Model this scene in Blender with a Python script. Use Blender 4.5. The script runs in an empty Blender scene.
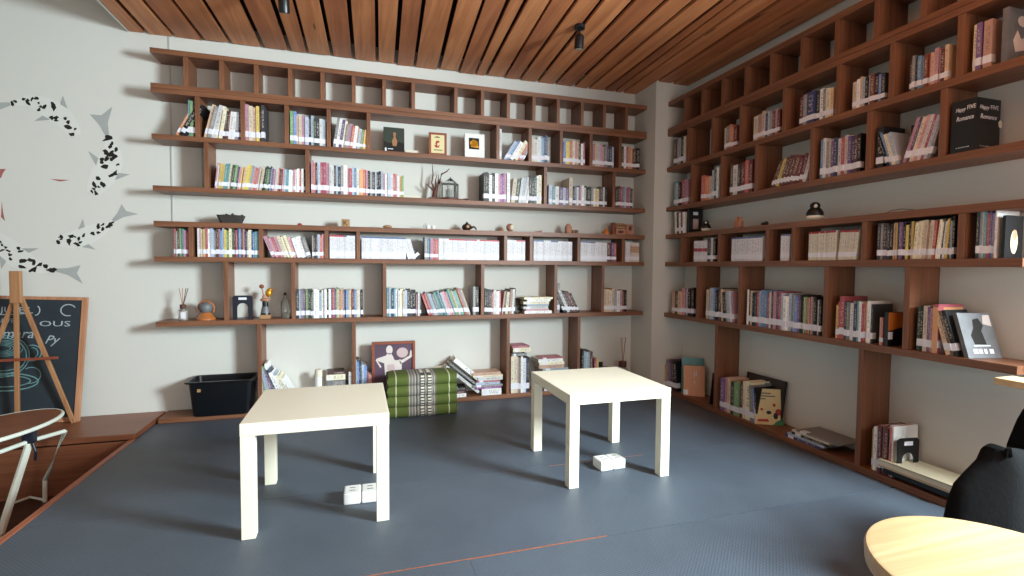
import bpy, math, random
from mathutils import Matrix, Vector, Euler
random.seed(7)
SC = bpy.context.scene
COL = SC.collection
PI = math.pi
# ------------------------------------------------------------------ materials
def lin(h):
    if isinstance(h, str):
        h = [int(h[i:i+2], 16)/255 for i in (0, 2, 4)]
        h = [c/12.92 if c <= .04045 else ((c+.055)/1.055)**2.4 for c in h]
    return (h[0], h[1], h[2], 1)
class NT:
    def __init__(s, name):
        s.m = bpy.data.materials.new(name); s.m.use_nodes = True
        s.t = s.m.node_tree; s.b = s.t.nodes['Principled BSDF']
    def n(s, typ, **kw):
        x = s.t.nodes.new(typ)
        for k, v in kw.items():
            if k.startswith('i_'): x.inputs[k[2:].replace('_', ' ')].default_value = v
            else: setattr(x, k, v)
        return x
    def l(s, a, b): s.t.links.new(a, b)
    def math(s, op, a, b=None, c=None):
        x = s.n('ShaderNodeMath', operation=op)
        for i, q in enumerate((a, b, c)):
            if q is None: continue
            if isinstance(q, (int, float)): x.inputs[i].default_value = q
            else: s.l(q, x.inputs[i])
        return x.outputs[0]
    def mix(s, f, a, b):
        x = s.n('ShaderNodeMix', data_type='RGBA')
        for k, q in ((0, f), (6, a), (7, b)):
            if isinstance(q, (int, float, tuple)): x.inputs[k].default_value = q
            else: s.l(q, x.inputs[k])
        return x.outputs[2]
def plain(name, col, rough=.5, metal=0, var=.12, scale=14, bump=0, bscale=120, trans=0, coat=0, spec=None):
    w = NT(name); c = lin(col)
    tc = w.n('ShaderNodeTexCoord')
    nz = w.n('ShaderNodeTexNoise', i_Scale=scale, i_Detail=4.0); w.l(tc.outputs['Object'], nz.inputs['Vector'])
    d = tuple(v*(1-var) for v in c[:3])+(1,); u = tuple(min(1, v*(1+var*.6)) for v in c[:3])+(1,)
    w.l(w.mix(nz.outputs['Fac'], d, u), w.b.inputs['Base Color'])
    w.b.inputs['Roughness'].default_value = rough; w.b.inputs['Metallic'].default_value = metal
    w.b.inputs['Transmission Weight'].default_value = trans
    w.b.inputs['Coat Weight'].default_value = coat
    if spec is not None: w.b.inputs['Specular IOR Level'].default_value = spec
    if bump:
        n2 = w.n('ShaderNodeTexNoise', i_Scale=bscale, i_Detail=3.0); w.l(tc.outputs['Object'], n2.inputs['Vector'])
        bp = w.n('ShaderNodeBump', i_Strength=bump, i_Distance=.004); w.l(n2.outputs['Fac'], bp.inputs['Height'])
        w.l(bp.outputs['Normal'], w.b.inputs['Normal'])
    return w.m
def wood(name, dark, light, axis='X', rough=.45, fine=60, coarse=1.6, knots=0):
    w = NT(name); tc = w.n('ShaderNodeTexCoord')
    mp = w.n('ShaderNodeMapping'); w.l(tc.outputs['Object'], mp.inputs['Vector'])
    s = [fine, fine, fine]; s['XYZ'.index(axis)] = coarse; mp.inputs['Scale'].default_value = s
    nz = w.n('ShaderNodeTexNoise', i_Scale=1.0, i_Detail=5.0, i_Roughness=.6, i_Distortion=.6); w.l(mp.outputs[0], nz.inputs['Vector'])
    n2 = w.n('ShaderNodeTexNoise', i_Scale=2.2, i_Detail=2.0); w.l(tc.outputs['Object'], n2.inputs['Vector'])
    f = w.math('ADD', w.math('MULTIPLY', nz.outputs['Fac'], .75), w.math('MULTIPLY', n2.outputs['Fac'], .3))
    cr = w.n('ShaderNodeValToRGB'); w.l(f, cr.inputs[0])
    cr.color_ramp.elements[0].position = .33; cr.color_ramp.elements[0].color = lin(dark)
    cr.color_ramp.elements[1].position = .72; cr.color_ramp.elements[1].color = lin(light)
    out = cr.outputs[0]
    if knots:
        vo = w.n('ShaderNodeTexVoronoi', i_Scale=1.0); m2 = w.n('ShaderNodeMapping'); s2 = [9, 9, 9]; s2['XYZ'.index(axis)] = 1.3
        m2.inputs['Scale'].default_value = s2; w.l(tc.outputs['Object'], m2.inputs['Vector']); w.l(m2.outputs[0], vo.inputs['Vector'])
        k = w.math('LESS_THAN', vo.outputs['Distance'], .085)
        out = w.mix(w.math('MULTIPLY', k, .7), out, lin('3a1d10'))
    w.l(out, w.b.inputs['Base Color']); w.b.inputs['Roughness'].default_value = rough
    bp = w.n('ShaderNodeBump', i_Strength=.15, i_Distance=.002); w.l(nz.outputs['Fac'], bp.inputs['Height']); w.l(bp.outputs[0], w.b.inputs['Normal'])
    return w.m
M = {}
WD, WL = '5e3824', '906044'
for a in 'XYZ': M['wood'+a] = wood('walnut_veneer_'+a, WD, WL, a)
M['benchwood'] = wood('bench_veneer', '6d3d27', '945c40', 'X', .4)
for i, (d, l) in enumerate((('a05c34', 'd8925f'), ('ae663a', 'e09c68'), ('8f5030', 'c98152'))):
    M['slat%d' % i] = wood('ceiling_plank_%d' % i, d, l, 'Y', .55, 22, .9, 1)
M['paint'] = plain('wall_paint', 'd3d2cb', .85, var=.02, scale=3, bump=.12, bscale=40)
M['void'] = plain('ceiling_void', '120d0a', .9)
M['trim'] = wood('nosing_wood', '8a4c32', 'b8704c', 'Y', .5)
M['subfloor'] = wood('platform_board', 'a3522c', 'c46c3c', 'X', .6)
M['darkfloor'] = wood('lower_floor', '3a2116', '5a3525', 'X', .5)
M['cream'] = plain('cream_lacquer', 'f2ecd6', .38, var=.03, scale=6)
M['lightwood'] = wood('light_teak', 'a88a62', 'd0b68c', 'X', .35, 26, 1.4)
M['pine'] = wood('pine', '966540', 'b98a60', 'Z', .5)
M['rust'] = wood('red_brown_frame', '7a3a26', '9a5238', 'X', .5)
M['oakframe'] = wood('board_frame', 'a0694a', 'c99672', 'Z', .5)
M['slate'] = plain('chalkboard', '27323a', .6, var=.35, scale=5)
M['chalk'] = plain('chalk_white', 'aab6bd', .9, var=.3, scale=90)
M['chalkteal'] = plain('chalk_teal', '6f9a9c', .9, var=.3, scale=90)
M['white'] = plain('white_paint', 'e8e8e4', .4, var=.03)
M['greenwhite'] = plain('pale_metal', 'e2e8dc', .35, var=.04)
M['black'] = plain('black_plastic', '101216', .35, var=.1)
M['blackfab'] = plain('black_fabric', '0a0b0c', .95, var=.3, scale=20, bump=.6, bscale=60, spec=.15)
M['navy'] = plain('dark_blue_metal', '141a2b', .4)
M['grey'] = plain('grey_plastic', '6a6a6c', .5)
M['paper'] = plain('page_paper', 'e4dcc8', .8, var=.08, scale=40)
M['tag'] = plain('spine_tag', 'e6e6ee', .5, var=.05, scale=30)
M['glass'] = plain('clear_glass', 'f4faf8', .03, var=0, trans=.95)
M['amber'] = plain('copper_glaze', 'b06a38', .22, var=.2, scale=20, coat=.4)
M['gold'] = plain('gold_leaf', 'd89a2c', .3, metal=.6)
M['brownwood'] = plain('driftwood', '5a3024', .6, var=.35, scale=30, bump=.5)
M['terra'] = plain('terracotta', 'b07c62', .75, var=.15)
M['tan'] = plain('tan_wood', 'a9825a', .6, var=.2)
M['orange'] = plain('orange_glaze', 'd0762c', .4)
M['darkclay'] = plain('dark_clay', '33261f', .5, var=.3)
M['basket'] = plain('woven_charcoal', '3b3733', .8, var=.4, scale=60, bump=.6)
M['greyfin'] = plain('mural_grey', 'a8aba9', .85, var=.25, scale=9)
M['fishbody'] = plain('mural_white', 'd8d8d2', .85, var=.03)
M['ink'] = plain('mural_black', '17140f', .8)
M['murred'] = plain('mural_red', 'a5615c', .85)
M['red'] = plain('red_print', 'b03a36', .5)
M['pinkp'] = plain('pink_print', 'cdb4b4', .6, var=.1)
M['paleprint'] = plain('pale_print', 'ddd2cc', .6, var=.08)
M['purplep'] = plain('purple_print', '5c4659', .6, var=.5, scale=7)
M['silver'] = plain('silver_print', '707276', .45, var=.5, scale=18)
M['greenp'] = plain('green_print', '3f8f6a', .5)
M['yellowp'] = plain('cream_print', 'dfd2a0', .5)
M['skin'] = plain('tan_print', 'a07048', .5, var=.2)
M['darkgreen'] = plain('dark_green_print', '2b362c', .45, var=.3)
M['boxcream'] = plain('box_cream', 'bdb49a', .6)
M['seam'] = plain('panel_seam', 'b9bcba', .8)
M['bulb'] = plain('lamp_lens', 'b8b0a0', .2)

def mat_foam():
    w = NT('blue_grey_foam_mat'); tc = w.n('ShaderNodeTexCoord')
    nz = w.n('ShaderNodeTexNoise', i_Scale=2.2, i_Detail=5.0, i_Roughness=.6); w.l(tc.outputs['Object'], nz.inputs['Vector'])
    w.l(w.mix(nz.outputs['Fac'], lin('3c4550'), lin('5a6572')), w.b.inputs['Base Color'])
    mp = w.n('ShaderNodeMapping'); w.l(tc.outputs['Object'], mp.inputs['Vector']); mp.inputs['Rotation'].default_value = (0, 0, .78)
    mp.inputs['Scale'].default_value = (95, 95, 95)
    ck = w.n('ShaderNodeTexVoronoi', i_Scale=1.0, i_Randomness=.05); w.l(mp.outputs[0], ck.inputs['Vector'])
    bp = w.n('ShaderNodeBump', i_Strength=.55, i_Distance=.003); w.l(ck.outputs['Distance'], bp.inputs['Height']); w.l(bp.outputs[0], w.b.inputs['Normal'])
    w.b.inputs['Roughness'].default_value = .5; w.b.inputs['Specular IOR Level'].default_value = .55
    return w.m
M['foam'] = mat_foam()
def mat_cushion():
    w = NT('thai_weave'); tc = w.n('ShaderNodeTexCoord'); sp = w.n('ShaderNodeSeparateXYZ'); w.l(tc.outputs['Generated'], sp.inputs[0])
    cr = w.n('ShaderNodeValToRGB'); w.l(sp.outputs[0], cr.inputs[0]); cr.color_ramp.interpolation = 'CONSTANT'
    G, L, D, W, K = lin('525f24'), lin('b9bc9a'), lin('6f6a62'), lin('a09c92'), lin('4d4a46')
    st = [(0, G), (.115, L), (.13, G), (.30, W), (.315, D), (.34, W), (.355, D), (.38, W), (.40, K), (.425, W), (.44, D), (.46, K), (.53, W), (.545, D), (.56, K), (.62, W), (.635, D), (.65, W), (.665, D), (.69, G), (.87, L), (.885, G)]
    e = cr.color_ramp.elements
    while len(e) < len(st): e.new(.5)
    for q, (ps, c) in zip(e, st): q.position = ps
    for q, (ps, c) in zip(e, st): q.color = c
    # ikat flecks
    mk = w.math('MULTIPLY', w.math('LESS_THAN', w.math('ABSOLUTE', w.math('SUBTRACT', w.math('ABSOLUTE', w.math('SUBTRACT', sp.outputs[0], .545)), .05)), .024),
                w.math('GREATER_THAN', w.math('SINE', w.math('MULTIPLY', sp.outputs[2], 95)), -.15))
    w.l(w.mix(mk, cr.outputs[0], lin('dcd8c8')), w.b.inputs['Base Color'])
    nz = w.n('ShaderNodeTexNoise', i_Scale=180.0); w.l(tc.outputs['Object'], nz.inputs['Vector'])
    bp = w.n('ShaderNodeBump', i_Strength=.4, i_Distance=.002); w.l(nz.outputs[0], bp.inputs['Height']); w.l(bp.outputs[0], w.b.inputs['Normal'])
    w.b.inputs['Roughness'].default_value = .85
    return w.m
M['thai'] = mat_cushion()

BC = dict(w=('e6e6e4', 'white'), c=('dccfb0', 'cream'), p=('c58a9a', 'pink'), r=('b8313a', 'red'), R=('6e1f26', 'dark red'), o=('cf7a3a', 'orange'),
          y=('d6b52e', 'yellow'), g=('6f9a5a', 'green'), G=('2f4f3a', 'dark green'), t=('4f98a2', 'teal'), b=('4b86c4', 'blue'), B=('223a66', 'navy'),
          v=('6a4a84', 'purple'), V=('8a3a8e', 'violet'), k=('15151a', 'black'), K=('3b3d44', 'charcoal'), e=('8a8a8c', 'grey'), s=('a3b6c9', 'pale blue'),
          n=('5b3d2e', 'brown'), a=('cfa583', 'tan'))
CC = {'1': ('f0', 'red-topped', 'b8404a'), '2': ('f0', 'blue-topped', '5a6f9a'), '3': ('f0', 'tan-banded', None), '4': ('f0', 'plain', None), '5': ('f0', 'red-banded', None), '6': ('f0', 'cream red-topped', 'a02838')}
def spine_mat(key):
    comic = key in CC
    w = NT(('comic_cover_' if comic else 'book_cover_')+(CC[key][1] if comic else BC[key][1]).replace(' ', '_'))
    base = lin({'6': 'd9d2bc', '3': 'd8cfc6'}.get(key, 'dcdce4')) if comic else lin(BC[key][0])
    uv = w.n('ShaderNodeUVMap', uv_map='UVMap'); sp = w.n('ShaderNodeSeparateXYZ'); w.l(uv.outputs[0], sp.inputs[0])
    oi = w.n('ShaderNodeObjectInfo')
    u = w.math('FRACT', sp.outputs[0]); sd = w.math('ADD', w.math('FLOOR', sp.outputs[0]), w.math('MULTIPLY', oi.outputs['Random'], 37)); v = sp.outputs[1]
    wn = w.n('ShaderNodeTexWhiteNoise', noise_dimensions='1D'); w.l(sd, wn.inputs['W'])
    hs = w.n('ShaderNodeHueSaturation'); hs.inputs['Color'].default_value = base; hs.inputs['Saturation'].default_value = .82
    w.l(w.math('MULTIPLY_ADD', wn.outputs[0], .5 if not comic else .14, .75 if not comic else .9), hs.inputs['Value'])
    w.l(w.math('MULTIPLY_ADD', wn.outputs[0], .05, .475), hs.inputs['Hue'])
    cb = w.n('ShaderNodeCombineXYZ'); w.l(w.math('MULTIPLY_ADD', u, 2.0, w.math('MULTIPLY', sd, 3.1)), cb.inputs[0])
    w.l(w.math('MULTIPLY_ADD', v, 26.0 if not comic else 18., w.math('MULTIPLY', sd, 5.7)), cb.inputs[1])
    nz = w.n('ShaderNodeTexNoise', noise_dimensions='2D', i_Scale=1.0, i_Detail=1.0); w.l(cb.outputs[0], nz.inputs['Vector'])
    txt = w.math('GREATER_THAN', nz.outputs['Fac'], .52)
    win = w.math('MULTIPLY', w.math('MULTIPLY', w.math('GREATER_THAN', u, .22), w.math('LESS_THAN', u, .78)), w.math('MULTIPLY', w.math('GREATER_THAN', v, .36), w.math('LESS_THAN', v, .88)))
    lum = base[0]*.3+base[1]*.6+base[2]*.1
    ink = lin('6f6a72') if lum > .35 else lin('cfc9bd')
    out = w.mix(w.math('MULTIPLY', w.math('MULTIPLY', txt, win), .55 if not comic else .4), hs.outputs[0], ink)
    if comic:
        if CC[key][2]: out = w.mix(w.math('GREATER_THAN', v, .93), out, lin(CC[key][2]))
        if key in '35': out = w.mix(w.math('MULTIPLY', w.math('GREATER_THAN', v, .48), w.math('LESS_THAN', v, .64 if key == '5' else .8)), out, lin('a83848' if key == '5' else 'b8947e'))
    w.l(out, w.b.inputs['Base Color']); w.b.inputs['Roughness'].default_value = .45
    return w.m
for k in list(BC)+list(CC): M['bk_'+k] = spine_mat(k)

# ------------------------------------------------------------------ mesh builder
def Rz(a): return Matrix.Rotation(a, 4, 'Z')
class MB:
    def __init__(s): s.v = []; s.f = []; s.m = []; s.uv = {}
    def add(s, vs, fs, mi=0, T=None):
        o = len(s.v)
        for q in vs:
            q = Vector(q); s.v.append(tuple(T @ q) if T is not None else tuple(q))
        for f in fs: s.f.append([i+o for i in f]); s.m.append(mi)
        return s
    def box(s, a, b, mi=0, T=None):
        x0, x1 = sorted((a[0], b[0])); y0, y1 = sorted((a[1], b[1])); z0, z1 = sorted((a[2], b[2]))
        vs = [(x0, y0, z0), (x1, y0, z0), (x1, y1, z0), (x0, y1, z0), (x0, y0, z1), (x1, y0, z1), (x1, y1, z1), (x0, y1, z1)]
        return s.add(vs, [(3, 2, 1, 0), (4, 5, 6, 7), (0, 1, 5, 4), (1, 2, 6, 5), (2, 3, 7, 6), (3, 0, 4, 7)], mi, T)
    def loft(s, rings, mi=0, c0=True, c1=True, closed=False, T=None):
        n = len(rings[0]); vs = [q for r in rings for q in r]; fs = []
        for i in range(len(rings)-(0 if closed else 1)):
            j = (i+1) % len(rings)
            for k in range(n): fs.append((i*n+k, i*n+(k+1) % n, j*n+(k+1) % n, j*n+k))
        if not closed and c0: fs.append(tuple(range(n-1, -1, -1)))
        if not closed and c1: fs.append(tuple((len(rings)-1)*n+k for k in range(n)))
        return s.add(vs, fs, mi, T)
    def lathe(s, prof, c=(0, 0, 0), n=24, mi=0, T=None, c0=True, c1=True):
        return s.loft([[(c[0]+r*math.cos(2*PI*k/n), c[1]+r*math.sin(2*PI*k/n), c[2]+z) for k in range(n)] for r, z in prof], mi, c0, c1, T=T)
    def ball(s, c, r, mi=0, n=16, T=None):
        r = (r, r, r) if isinstance(r, (int, float)) else r; rings = []
        for i in range(n//2+1):
            a = PI*max(.02, min(.98, i/(n//2)))-PI/2
            rings.append([(c[0]+r[0]*math.cos(a)*math.cos(2*PI*k/n), c[1]+r[1]*math.cos(a)*math.sin(2*PI*k/n), c[2]+r[2]*math.sin(a)) for k in range(n)])
        return s.loft(rings, mi, T=T)
    def tube(s, pts, r, n=8, mi=0, closed=False, T=None, flat=None):
        pts = [Vector(q) for q in pts]; rs = r if isinstance(r, (list, tuple)) else [r]*len(pts); rings = []
        up = Vector((0, 0, 1))
        for i, q in enumerate(pts):
            if closed: d = pts[(i+1) % len(pts)]-pts[i-1]
            else: d = pts[min(i+1, len(pts)-1)]-pts[max(i-1, 0)]
            d.normalize()
            ref = flat if flat is not None else (up if abs(d.z) < .9 else Vector((1, 0, 0)))
            a = d.cross(ref).normalized(); b = a.cross(d).normalized()
            k2 = .35 if flat is not None else 1
            rings.append([q+rs[i]*(a*math.cos(2*PI*k/n)+b*k2*math.sin(2*PI*k/n)) for k in range(n)])
        return s.loft(rings, mi, closed=closed, T=T)
    def prism(s, pts, ax, d0, d1, mi=0, T=None):
        f = {'Y': lambda p, d: (p[0], d, p[1]), 'X': lambda p, d: (d, p[0], p[1]), 'Z': lambda p, d: (p[0], p[1], d)}[ax]
        return s.loft([[f(q, d0) for q in pts], [f(q, d1) for q in pts]], mi, T=T)
def wm(o):
    m = o.matrix_basis.copy()
    while o.parent: o = o.parent; m = o.matrix_basis @ m
    return m
def obj(name, mb, mats, parent=None, bevel=0, smooth=False, keep=False):
    me = bpy.data.meshes.new(name)
    vs = [Vector(q) for q in mb.v]; loc = Vector((0, 0, 0))
    if parent is not None:
        inv = wm(parent).inverted(); vs = [inv @ q for q in vs]
    if (parent is None or parent.type != 'EMPTY' or True) and not keep:
        xs = [q.x for q in vs]; ys = [q.y for q in vs]; zs = [q.z for q in vs]
        loc = Vector(((min(xs)+max(xs))/2, (min(ys)+max(ys))/2, min(zs)))
        vs = [q-loc for q in vs]
    me.from_pydata([tuple(q) for q in vs], [], mb.f)
    mats = mats if isinstance(mats, (list, tuple)) else [mats]
    for m in mats: me.materials.append(M[m] if isinstance(m, str) else m)
    for pl, mi in zip(me.polygons, mb.m): pl.material_index = mi; pl.use_smooth = smooth
    import bmesh
    bm = bmesh.new(); bm.from_mesh(me); bmesh.ops.recalc_face_normals(bm, faces=bm.faces); bm.to_mesh(me); bm.free()
    o = bpy.data.objects.new(name, me); COL.objects.link(o); o.location = loc
    if parent is not None: o.parent = parent
    if bevel:
        b = o.modifiers.new('bevel', 'BEVEL'); b.width = bevel; b.segments = 2; b.limit_method = 'ANGLE'
    if smooth:
        try:
            me.polygons.foreach_set('use_smooth', [True]*len(me.polygons))
            me.set_sharp_from_angle(angle=math.radians(38))
        except Exception: pass
    return o
def tag(o, label=None, cat=None, group=None, kind=None):
    if label: o['label'] = label
    if cat: o['category'] = cat
    if group: o['group'] = group
    if kind: o['kind'] = kind
    return o
def thing(name, loc, label, cat, group=None, rz=0):
    o = bpy.data.objects.new(name, None); COL.objects.link(o); o.location = loc; o.rotation_euler = (0, 0, rz); o.empty_display_size = .05
    return tag(o, label, cat, group)
def struct(name, mb, mat, label=None, **k):
    o = obj(name, mb, mat, **k); tag(o, label, None, None, 'structure'); return o

# ------------------------------------------------------------------ the room
BZ = [2.4299, 2.2086, 1.8878, 1.5576, 1.3301, 1.1001, 0.6738, 0.033]          # tops of the eight shelf boards
CEIL = 2.585; PX, PY = .318, .3305
L0 = -3.938          # left end of the back shelves
struct('wall_back', MB().box((-7.2, 0, -.3), (.1, .1, 3.5)), 'paint', 'off-white back wall behind the long bookshelf')
struct('wall_right', MB().box((0, -3.2, -.3), (.1, 0, 3.0)), 'paint', 'off-white right wall behind the tall bookshelf')
struct('wall_corner', MB().box((-PX, -PY, -.0), (0, 0, 2.7)), 'paint', 'square off-white corner column between the two shelves')
struct('wall_left', MB().box((-7.3, -6.6, -.3), (-7.2, .1, 3.5)), 'paint')
struct('wall_right', MB().box((0, -7, -.3), (.1, -6.2, 3.0)), 'paint')
struct('wall_front', MB().box((-7.2, -6.75, 1.9), (.1, -6.65, 3.5)), 'paint')  # unseen front wall added to block light from reaching the upper right shelves
struct('wall_front', MB().box((-7.2, -6.75, -.3), (-4.4, -6.65, 1.9)), 'paint')
# sashless windows beyond the frame, on the right wall behind the camera
wf = MB()
for y0 in (-3.2, -4.2, -5.2, -6.2+.05): wf.box((.01, y0-.05, 0), (.09, y0, 2.7))
wf.box((.01, -6.2, 0), (.09, -3.2, .06)); wf.box((.01, -6.2, 2.5), (.09, -3.2, 2.7))
struct('window_1', wf, 'white')
struct('floor', MB().box((-3.962, -7, -.3), (.1, 0, -.012)), 'subfloor', 'raised orange-brown platform under the mats')
struct('floor', MB().box((-7.3, -7, -.4), (-3.962, 0, -.3)), 'darkfloor', 'lower dark floor left of the platform')
struct('trim_1', MB().box((-3.985, -7, -.05), (-3.956, -.495, .003)), 'trim', 'thin wooden nosing along the mat edge', bevel=.002)
# ceiling: individual planks with dark gaps
gaps = [-4.11, -4.015, -3.854, -3.678, -3.512, -3.313, -3.137, -3.018, -2.852, -2.699, -2.532, -2.394, -2.253, -2.067, -1.91, -1.777, -1.686, -1.534, -1.407, -1.248, -1.091, -.92, -.779, -.632, -.53, -.448, -.30, -.157, .0]
slp = [0, .008, .03, .04, .026, .013, .014, .01, .03, .025, .041, .041, .052, .058, .06, .06, .05, .06, .052, .058, .045, .04, .03, .03, .05, .041, .04, .03, 0]
cp = MB()
for i in range(len(gaps)-1):
    g0 = 0 if i == 0 else .018-.008*random.random(); g1 = .016-.008*random.random()
    y0 = -.004-.03*random.random(); Y1 = -6.6; z = CEIL+random.uniform(-.002, .004)
    x0, x1 = gaps[i]+g0, gaps[i+1]-g1
    cp.prism([(x0, y0), (x1, y0+random.uniform(-.008, .008)), (x1-slp[i+1]*6.6+random.uniform(-.02, .02), Y1), (x0-slp[i]*6.6+random.uniform(-.02, .02), Y1)], 'Z', z, z+.02, i*7 % 3)
struct('ceiling', cp, ['slat0', 'slat1', 'slat2'], 'slatted ceiling of orange-brown wooden planks with dark gaps')
struct('ceiling', MB().box((-4.118, -6.6, 2.7), (.1, 0, 2.75)), 'void')
struct('ceiling', MB().box((-7.3, -6.6, 3.4), (-4.1, .1, 3.5)), 'paint')
struct('trim_4', MB().box((-4.128, -6.6, CEIL), (-4.119, -.001, 3.4)), 'paint')
struct('trim_2', MB().box((-3.894, -.006, 1.332), (-3.886, 0, 2.6)), 'seam', 'thin vertical conduit on the back wall')
struct('trim_3', MB().box((-3.712, -.006, 1.56), (-3.704, 0, 1.85)), 'seam')

# mats
def mat(name, x0, y0, x1, y1, label):
    n = 24; m = MB()
    m.box((x0, y0, -.0118), (x1, y1, 0))
    return tag(obj(name, m, 'foam'), label, 'mat', 'foam floor mats covering the platform')
mat('floor_mat', -3.955, -1.5543, -.001, -.205, 'blue-grey foam floor mat running along the back shelves, behind both tables')
mat('floor_mat', -3.955, -2.2535, -.001, -1.5568, 'blue-grey foam floor mat in the middle, between the two orange seams')
mat('floor_mat', -3.955, -3.9, -2.30, -2.2600, 'blue-grey foam floor mat nearest the camera at bottom left')
mat('floor_mat', -2.2988, -3.9, -.001, -2.2620, 'ribbed blue-grey foam floor mat under the round wooden stool')
for x0, x1, yc, w0, w1, lb in ((-2.75, -1.75, -2.2568, .0026, .0006, 'orange strip showing in the front mat seam at the bottom of the picture'), (-1.72, -1.15, -1.5555, .0011, .0011, 'short orange strip showing in the mat seam under the right table')):
    tag(obj('seam_strip', MB().prism([(x0, yc-w0), (x1, yc-w1), (x1, yc+w1), (x0, yc+w0)], 'Z', -.0118, .0006), 'trim'), lb, 'seam strip')
b = tag(thing('wooden_bench', (-5.4, -.25, -.3), 'low brown wooden ledge under the chalkboard against the back wall', 'ledge'))
obj('bench_top', MB().box((-7.2, -.49, 0), (-3.957, -.001, .033)), 'benchwood', b, bevel=.002)
obj('front_panel', MB().box((-7.2, -.475, -.3), (-3.99, -.455, -.012)), 'benchwood', b)

# ------------------------------------------------------------------ bookshelves
def shelf_back():
    t = thing('bookshelf', (-2.1, -.1, 0), 'long walnut bookshelf of eight boards across the back wall', 'bookshelf')
    x1 = -PX-.001; D = .2005
    for i, z in enumerate(BZ):
        th = .060 if i == 1 else (.033 if i != 4 else .035)
        m = MB()
        if i == 1:
            m.box((L0, -D, z-.060), (x1, -.001, z-.031)); m.box((L0, -D, z-.029), (x1, -.001, z)); m.box((L0+.003, -D+.003, z-.031), (x1-.003, -.004, z-.029))
        elif i == 7: m.box((L0, -D, .0005), (x1, -.001, z))
        else: m.box((L0, -D, z-th), (x1, -.001, z))
        obj('shelf_board', m, 'woodX', t, bevel=.0012)
    rows = {0: [-3.742, -3.535, -3.328, -3.117, -2.909, -2.70, -2.49, -2.282, -1.964, -1.757, -1.55, -1.338, -1.13, -.919, -.718, -.511],
            1: [-3.68, -3.413, -3.142, -2.87, -2.60, -1.632, -1.368, -1.10, -.835, -.565], 2: [-3.633, -3.012, -1.234, -.619],
            4: [-3.731, -3.312, -2.891, -2.675, -1.564, -1.35, -.933, -.521], 5: [-3.53, -3.11, -2.491, -1.749, -1.135, -.708], 6: [-3.33, -2.708, -1.537, -.922]}
    for r, xs in rows.items():
        ztop = BZ[r]-(.060 if r == 1 else (.035 if r == 4 else .033))
        for x in xs: obj('divider', MB().box((x-.0128, -.197, BZ[r+1]+.0003), (x+.0128, -.0015, ztop-.0003)), 'woodZ', t, bevel=.001)
def shelf_right():
    t = thing('bookshelf', (-.1, -1.6, 0), 'tall walnut bookshelf of eight boards along the right wall', 'bookshelf')
    y0 = -PY-.001; D = .2005
    for i, z in enumerate(BZ):
        th = .060 if i == 1 else .035
        y1 = -3.1 if i < 4 else (-2.70 if i < 7 else -2.64)
        m = MB()
        if i == 1:
            m.box((-D, y1, z-.060), (-.001, y0, z-.031)); m.box((-D, y1, z-.029), (-.001, y0, z)); m.box((-D+.003, y1+.003, z-.031), (-.004, y0-.003, z-.029))
        else: m.box((-D, y1, max(.0005, z-th)), (-.001, y0, z))
        obj('shelf_board', m, 'woodY', t, bevel=.0012)
    rows = {0: [-.549, -.76, -.978, -1.2, -1.416, -1.642, -1.861, -2.077, -2.296, -2.51, -2.73], 1: [-.597, -.883, -1.163, -1.523, -1.88, -2.163, -2.45, -2.98],
            2: [-.653, -.989, -1.313, -1.728, -2.06, -2.395, -2.98], 4: [-.546, -.98, -1.42, -1.62, -2.055, -2.485], 5: [-.754, -1.195, -1.847, -2.275], 6: [-.977, -2.063]}
    for r, ys in rows.items():
        ztop = BZ[r]-(.060 if r == 1 else .035)
        for y in ys: obj('divider', MB().box((-.197, y-.0138, BZ[r+1]+.0003), (-.0015, y+.0138, ztop-.0003)), 'woodZ', t, bevel=.001)
shelf_back(); shelf_right()

# ------------------------------------------------------------------ books
def cover_geo(): return [((-.5, 0, 0), (-.42, 1, 1)), ((.42, 0, 0), (.5, 1, 1)), ((-.42, 0, 0), (.42, .03, 1))]
PAGES = ((-.415, .03, .015), (.415, .965, .985)); LABEL = ((-.53, -.007, .11), (.53, .2, .27))
def unit_mesh(name, boxes, mats, uv=False):
    m = MB()
    for a, b in boxes: m.box(a, b)
    me = bpy.data.meshes.new(name); me.from_pydata(m.v, [], m.f)
    for k in mats: me.materials.append(k)
    if uv: spine_uv(me, [0]*(len(m.f)//18))
    return me
def spine_uv(me, seeds, spine_test=None):
    uvl = me.uv_layers.new(name='UVMap')
    for i, pl in enumerate(me.polygons):
        bi, bf = divmod(i, 18)
        for li in pl.loop_indices:
            uvl.data[li].uv = (.01, 0.)
        if bf % 6 == 2:              # the faces at y = 0: spine strips
            sd = seeds[bi]; k = bf//6
            u0, u1 = {0: (0, .08), 1: (.92, .999), 2: (.08, .92)}[k]
            vs = [(u0, 0), (u1, 0), (u1, 1), (u0, 1)]
            for li, q in zip(pl.loop_indices, vs): uvl.data[li].uv = (q[0]+sd, q[1])
UM = {'cover': unit_mesh('book_cover', cover_geo(), [M['bk_w']], True), 'pages': unit_mesh('page_block', [PAGES], [M['paper']]), 'label': unit_mesh('spine_label', [LABEL], [M['tag']])}
def book(loc, rot, dims, key, label, group, cat='book', name='book', tagged=True):
    o = bpy.data.objects.new(name, UM['cover']); COL.objects.link(o)
    o.material_slots[0].link = 'OBJECT'; o.material_slots[0].material = M['bk_'+key]
    o.location = loc; o.rotation_euler = rot; o.scale = dims
    c = bpy.data.objects.new('page_block', UM['pages']); COL.objects.link(c); c.parent = o
    if tagged:
        c = bpy.data.objects.new('spine_label', UM['label']); COL.objects.link(c); c.parent = o; c['label'] = 'white library label'
    return tag(o, label, cat, group)
ONES = 'zero first second third fourth fifth sixth seventh eighth ninth tenth eleventh twelfth thirteenth fourteenth fifteenth sixteenth seventeenth eighteenth nineteenth twentieth'.split()
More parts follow.
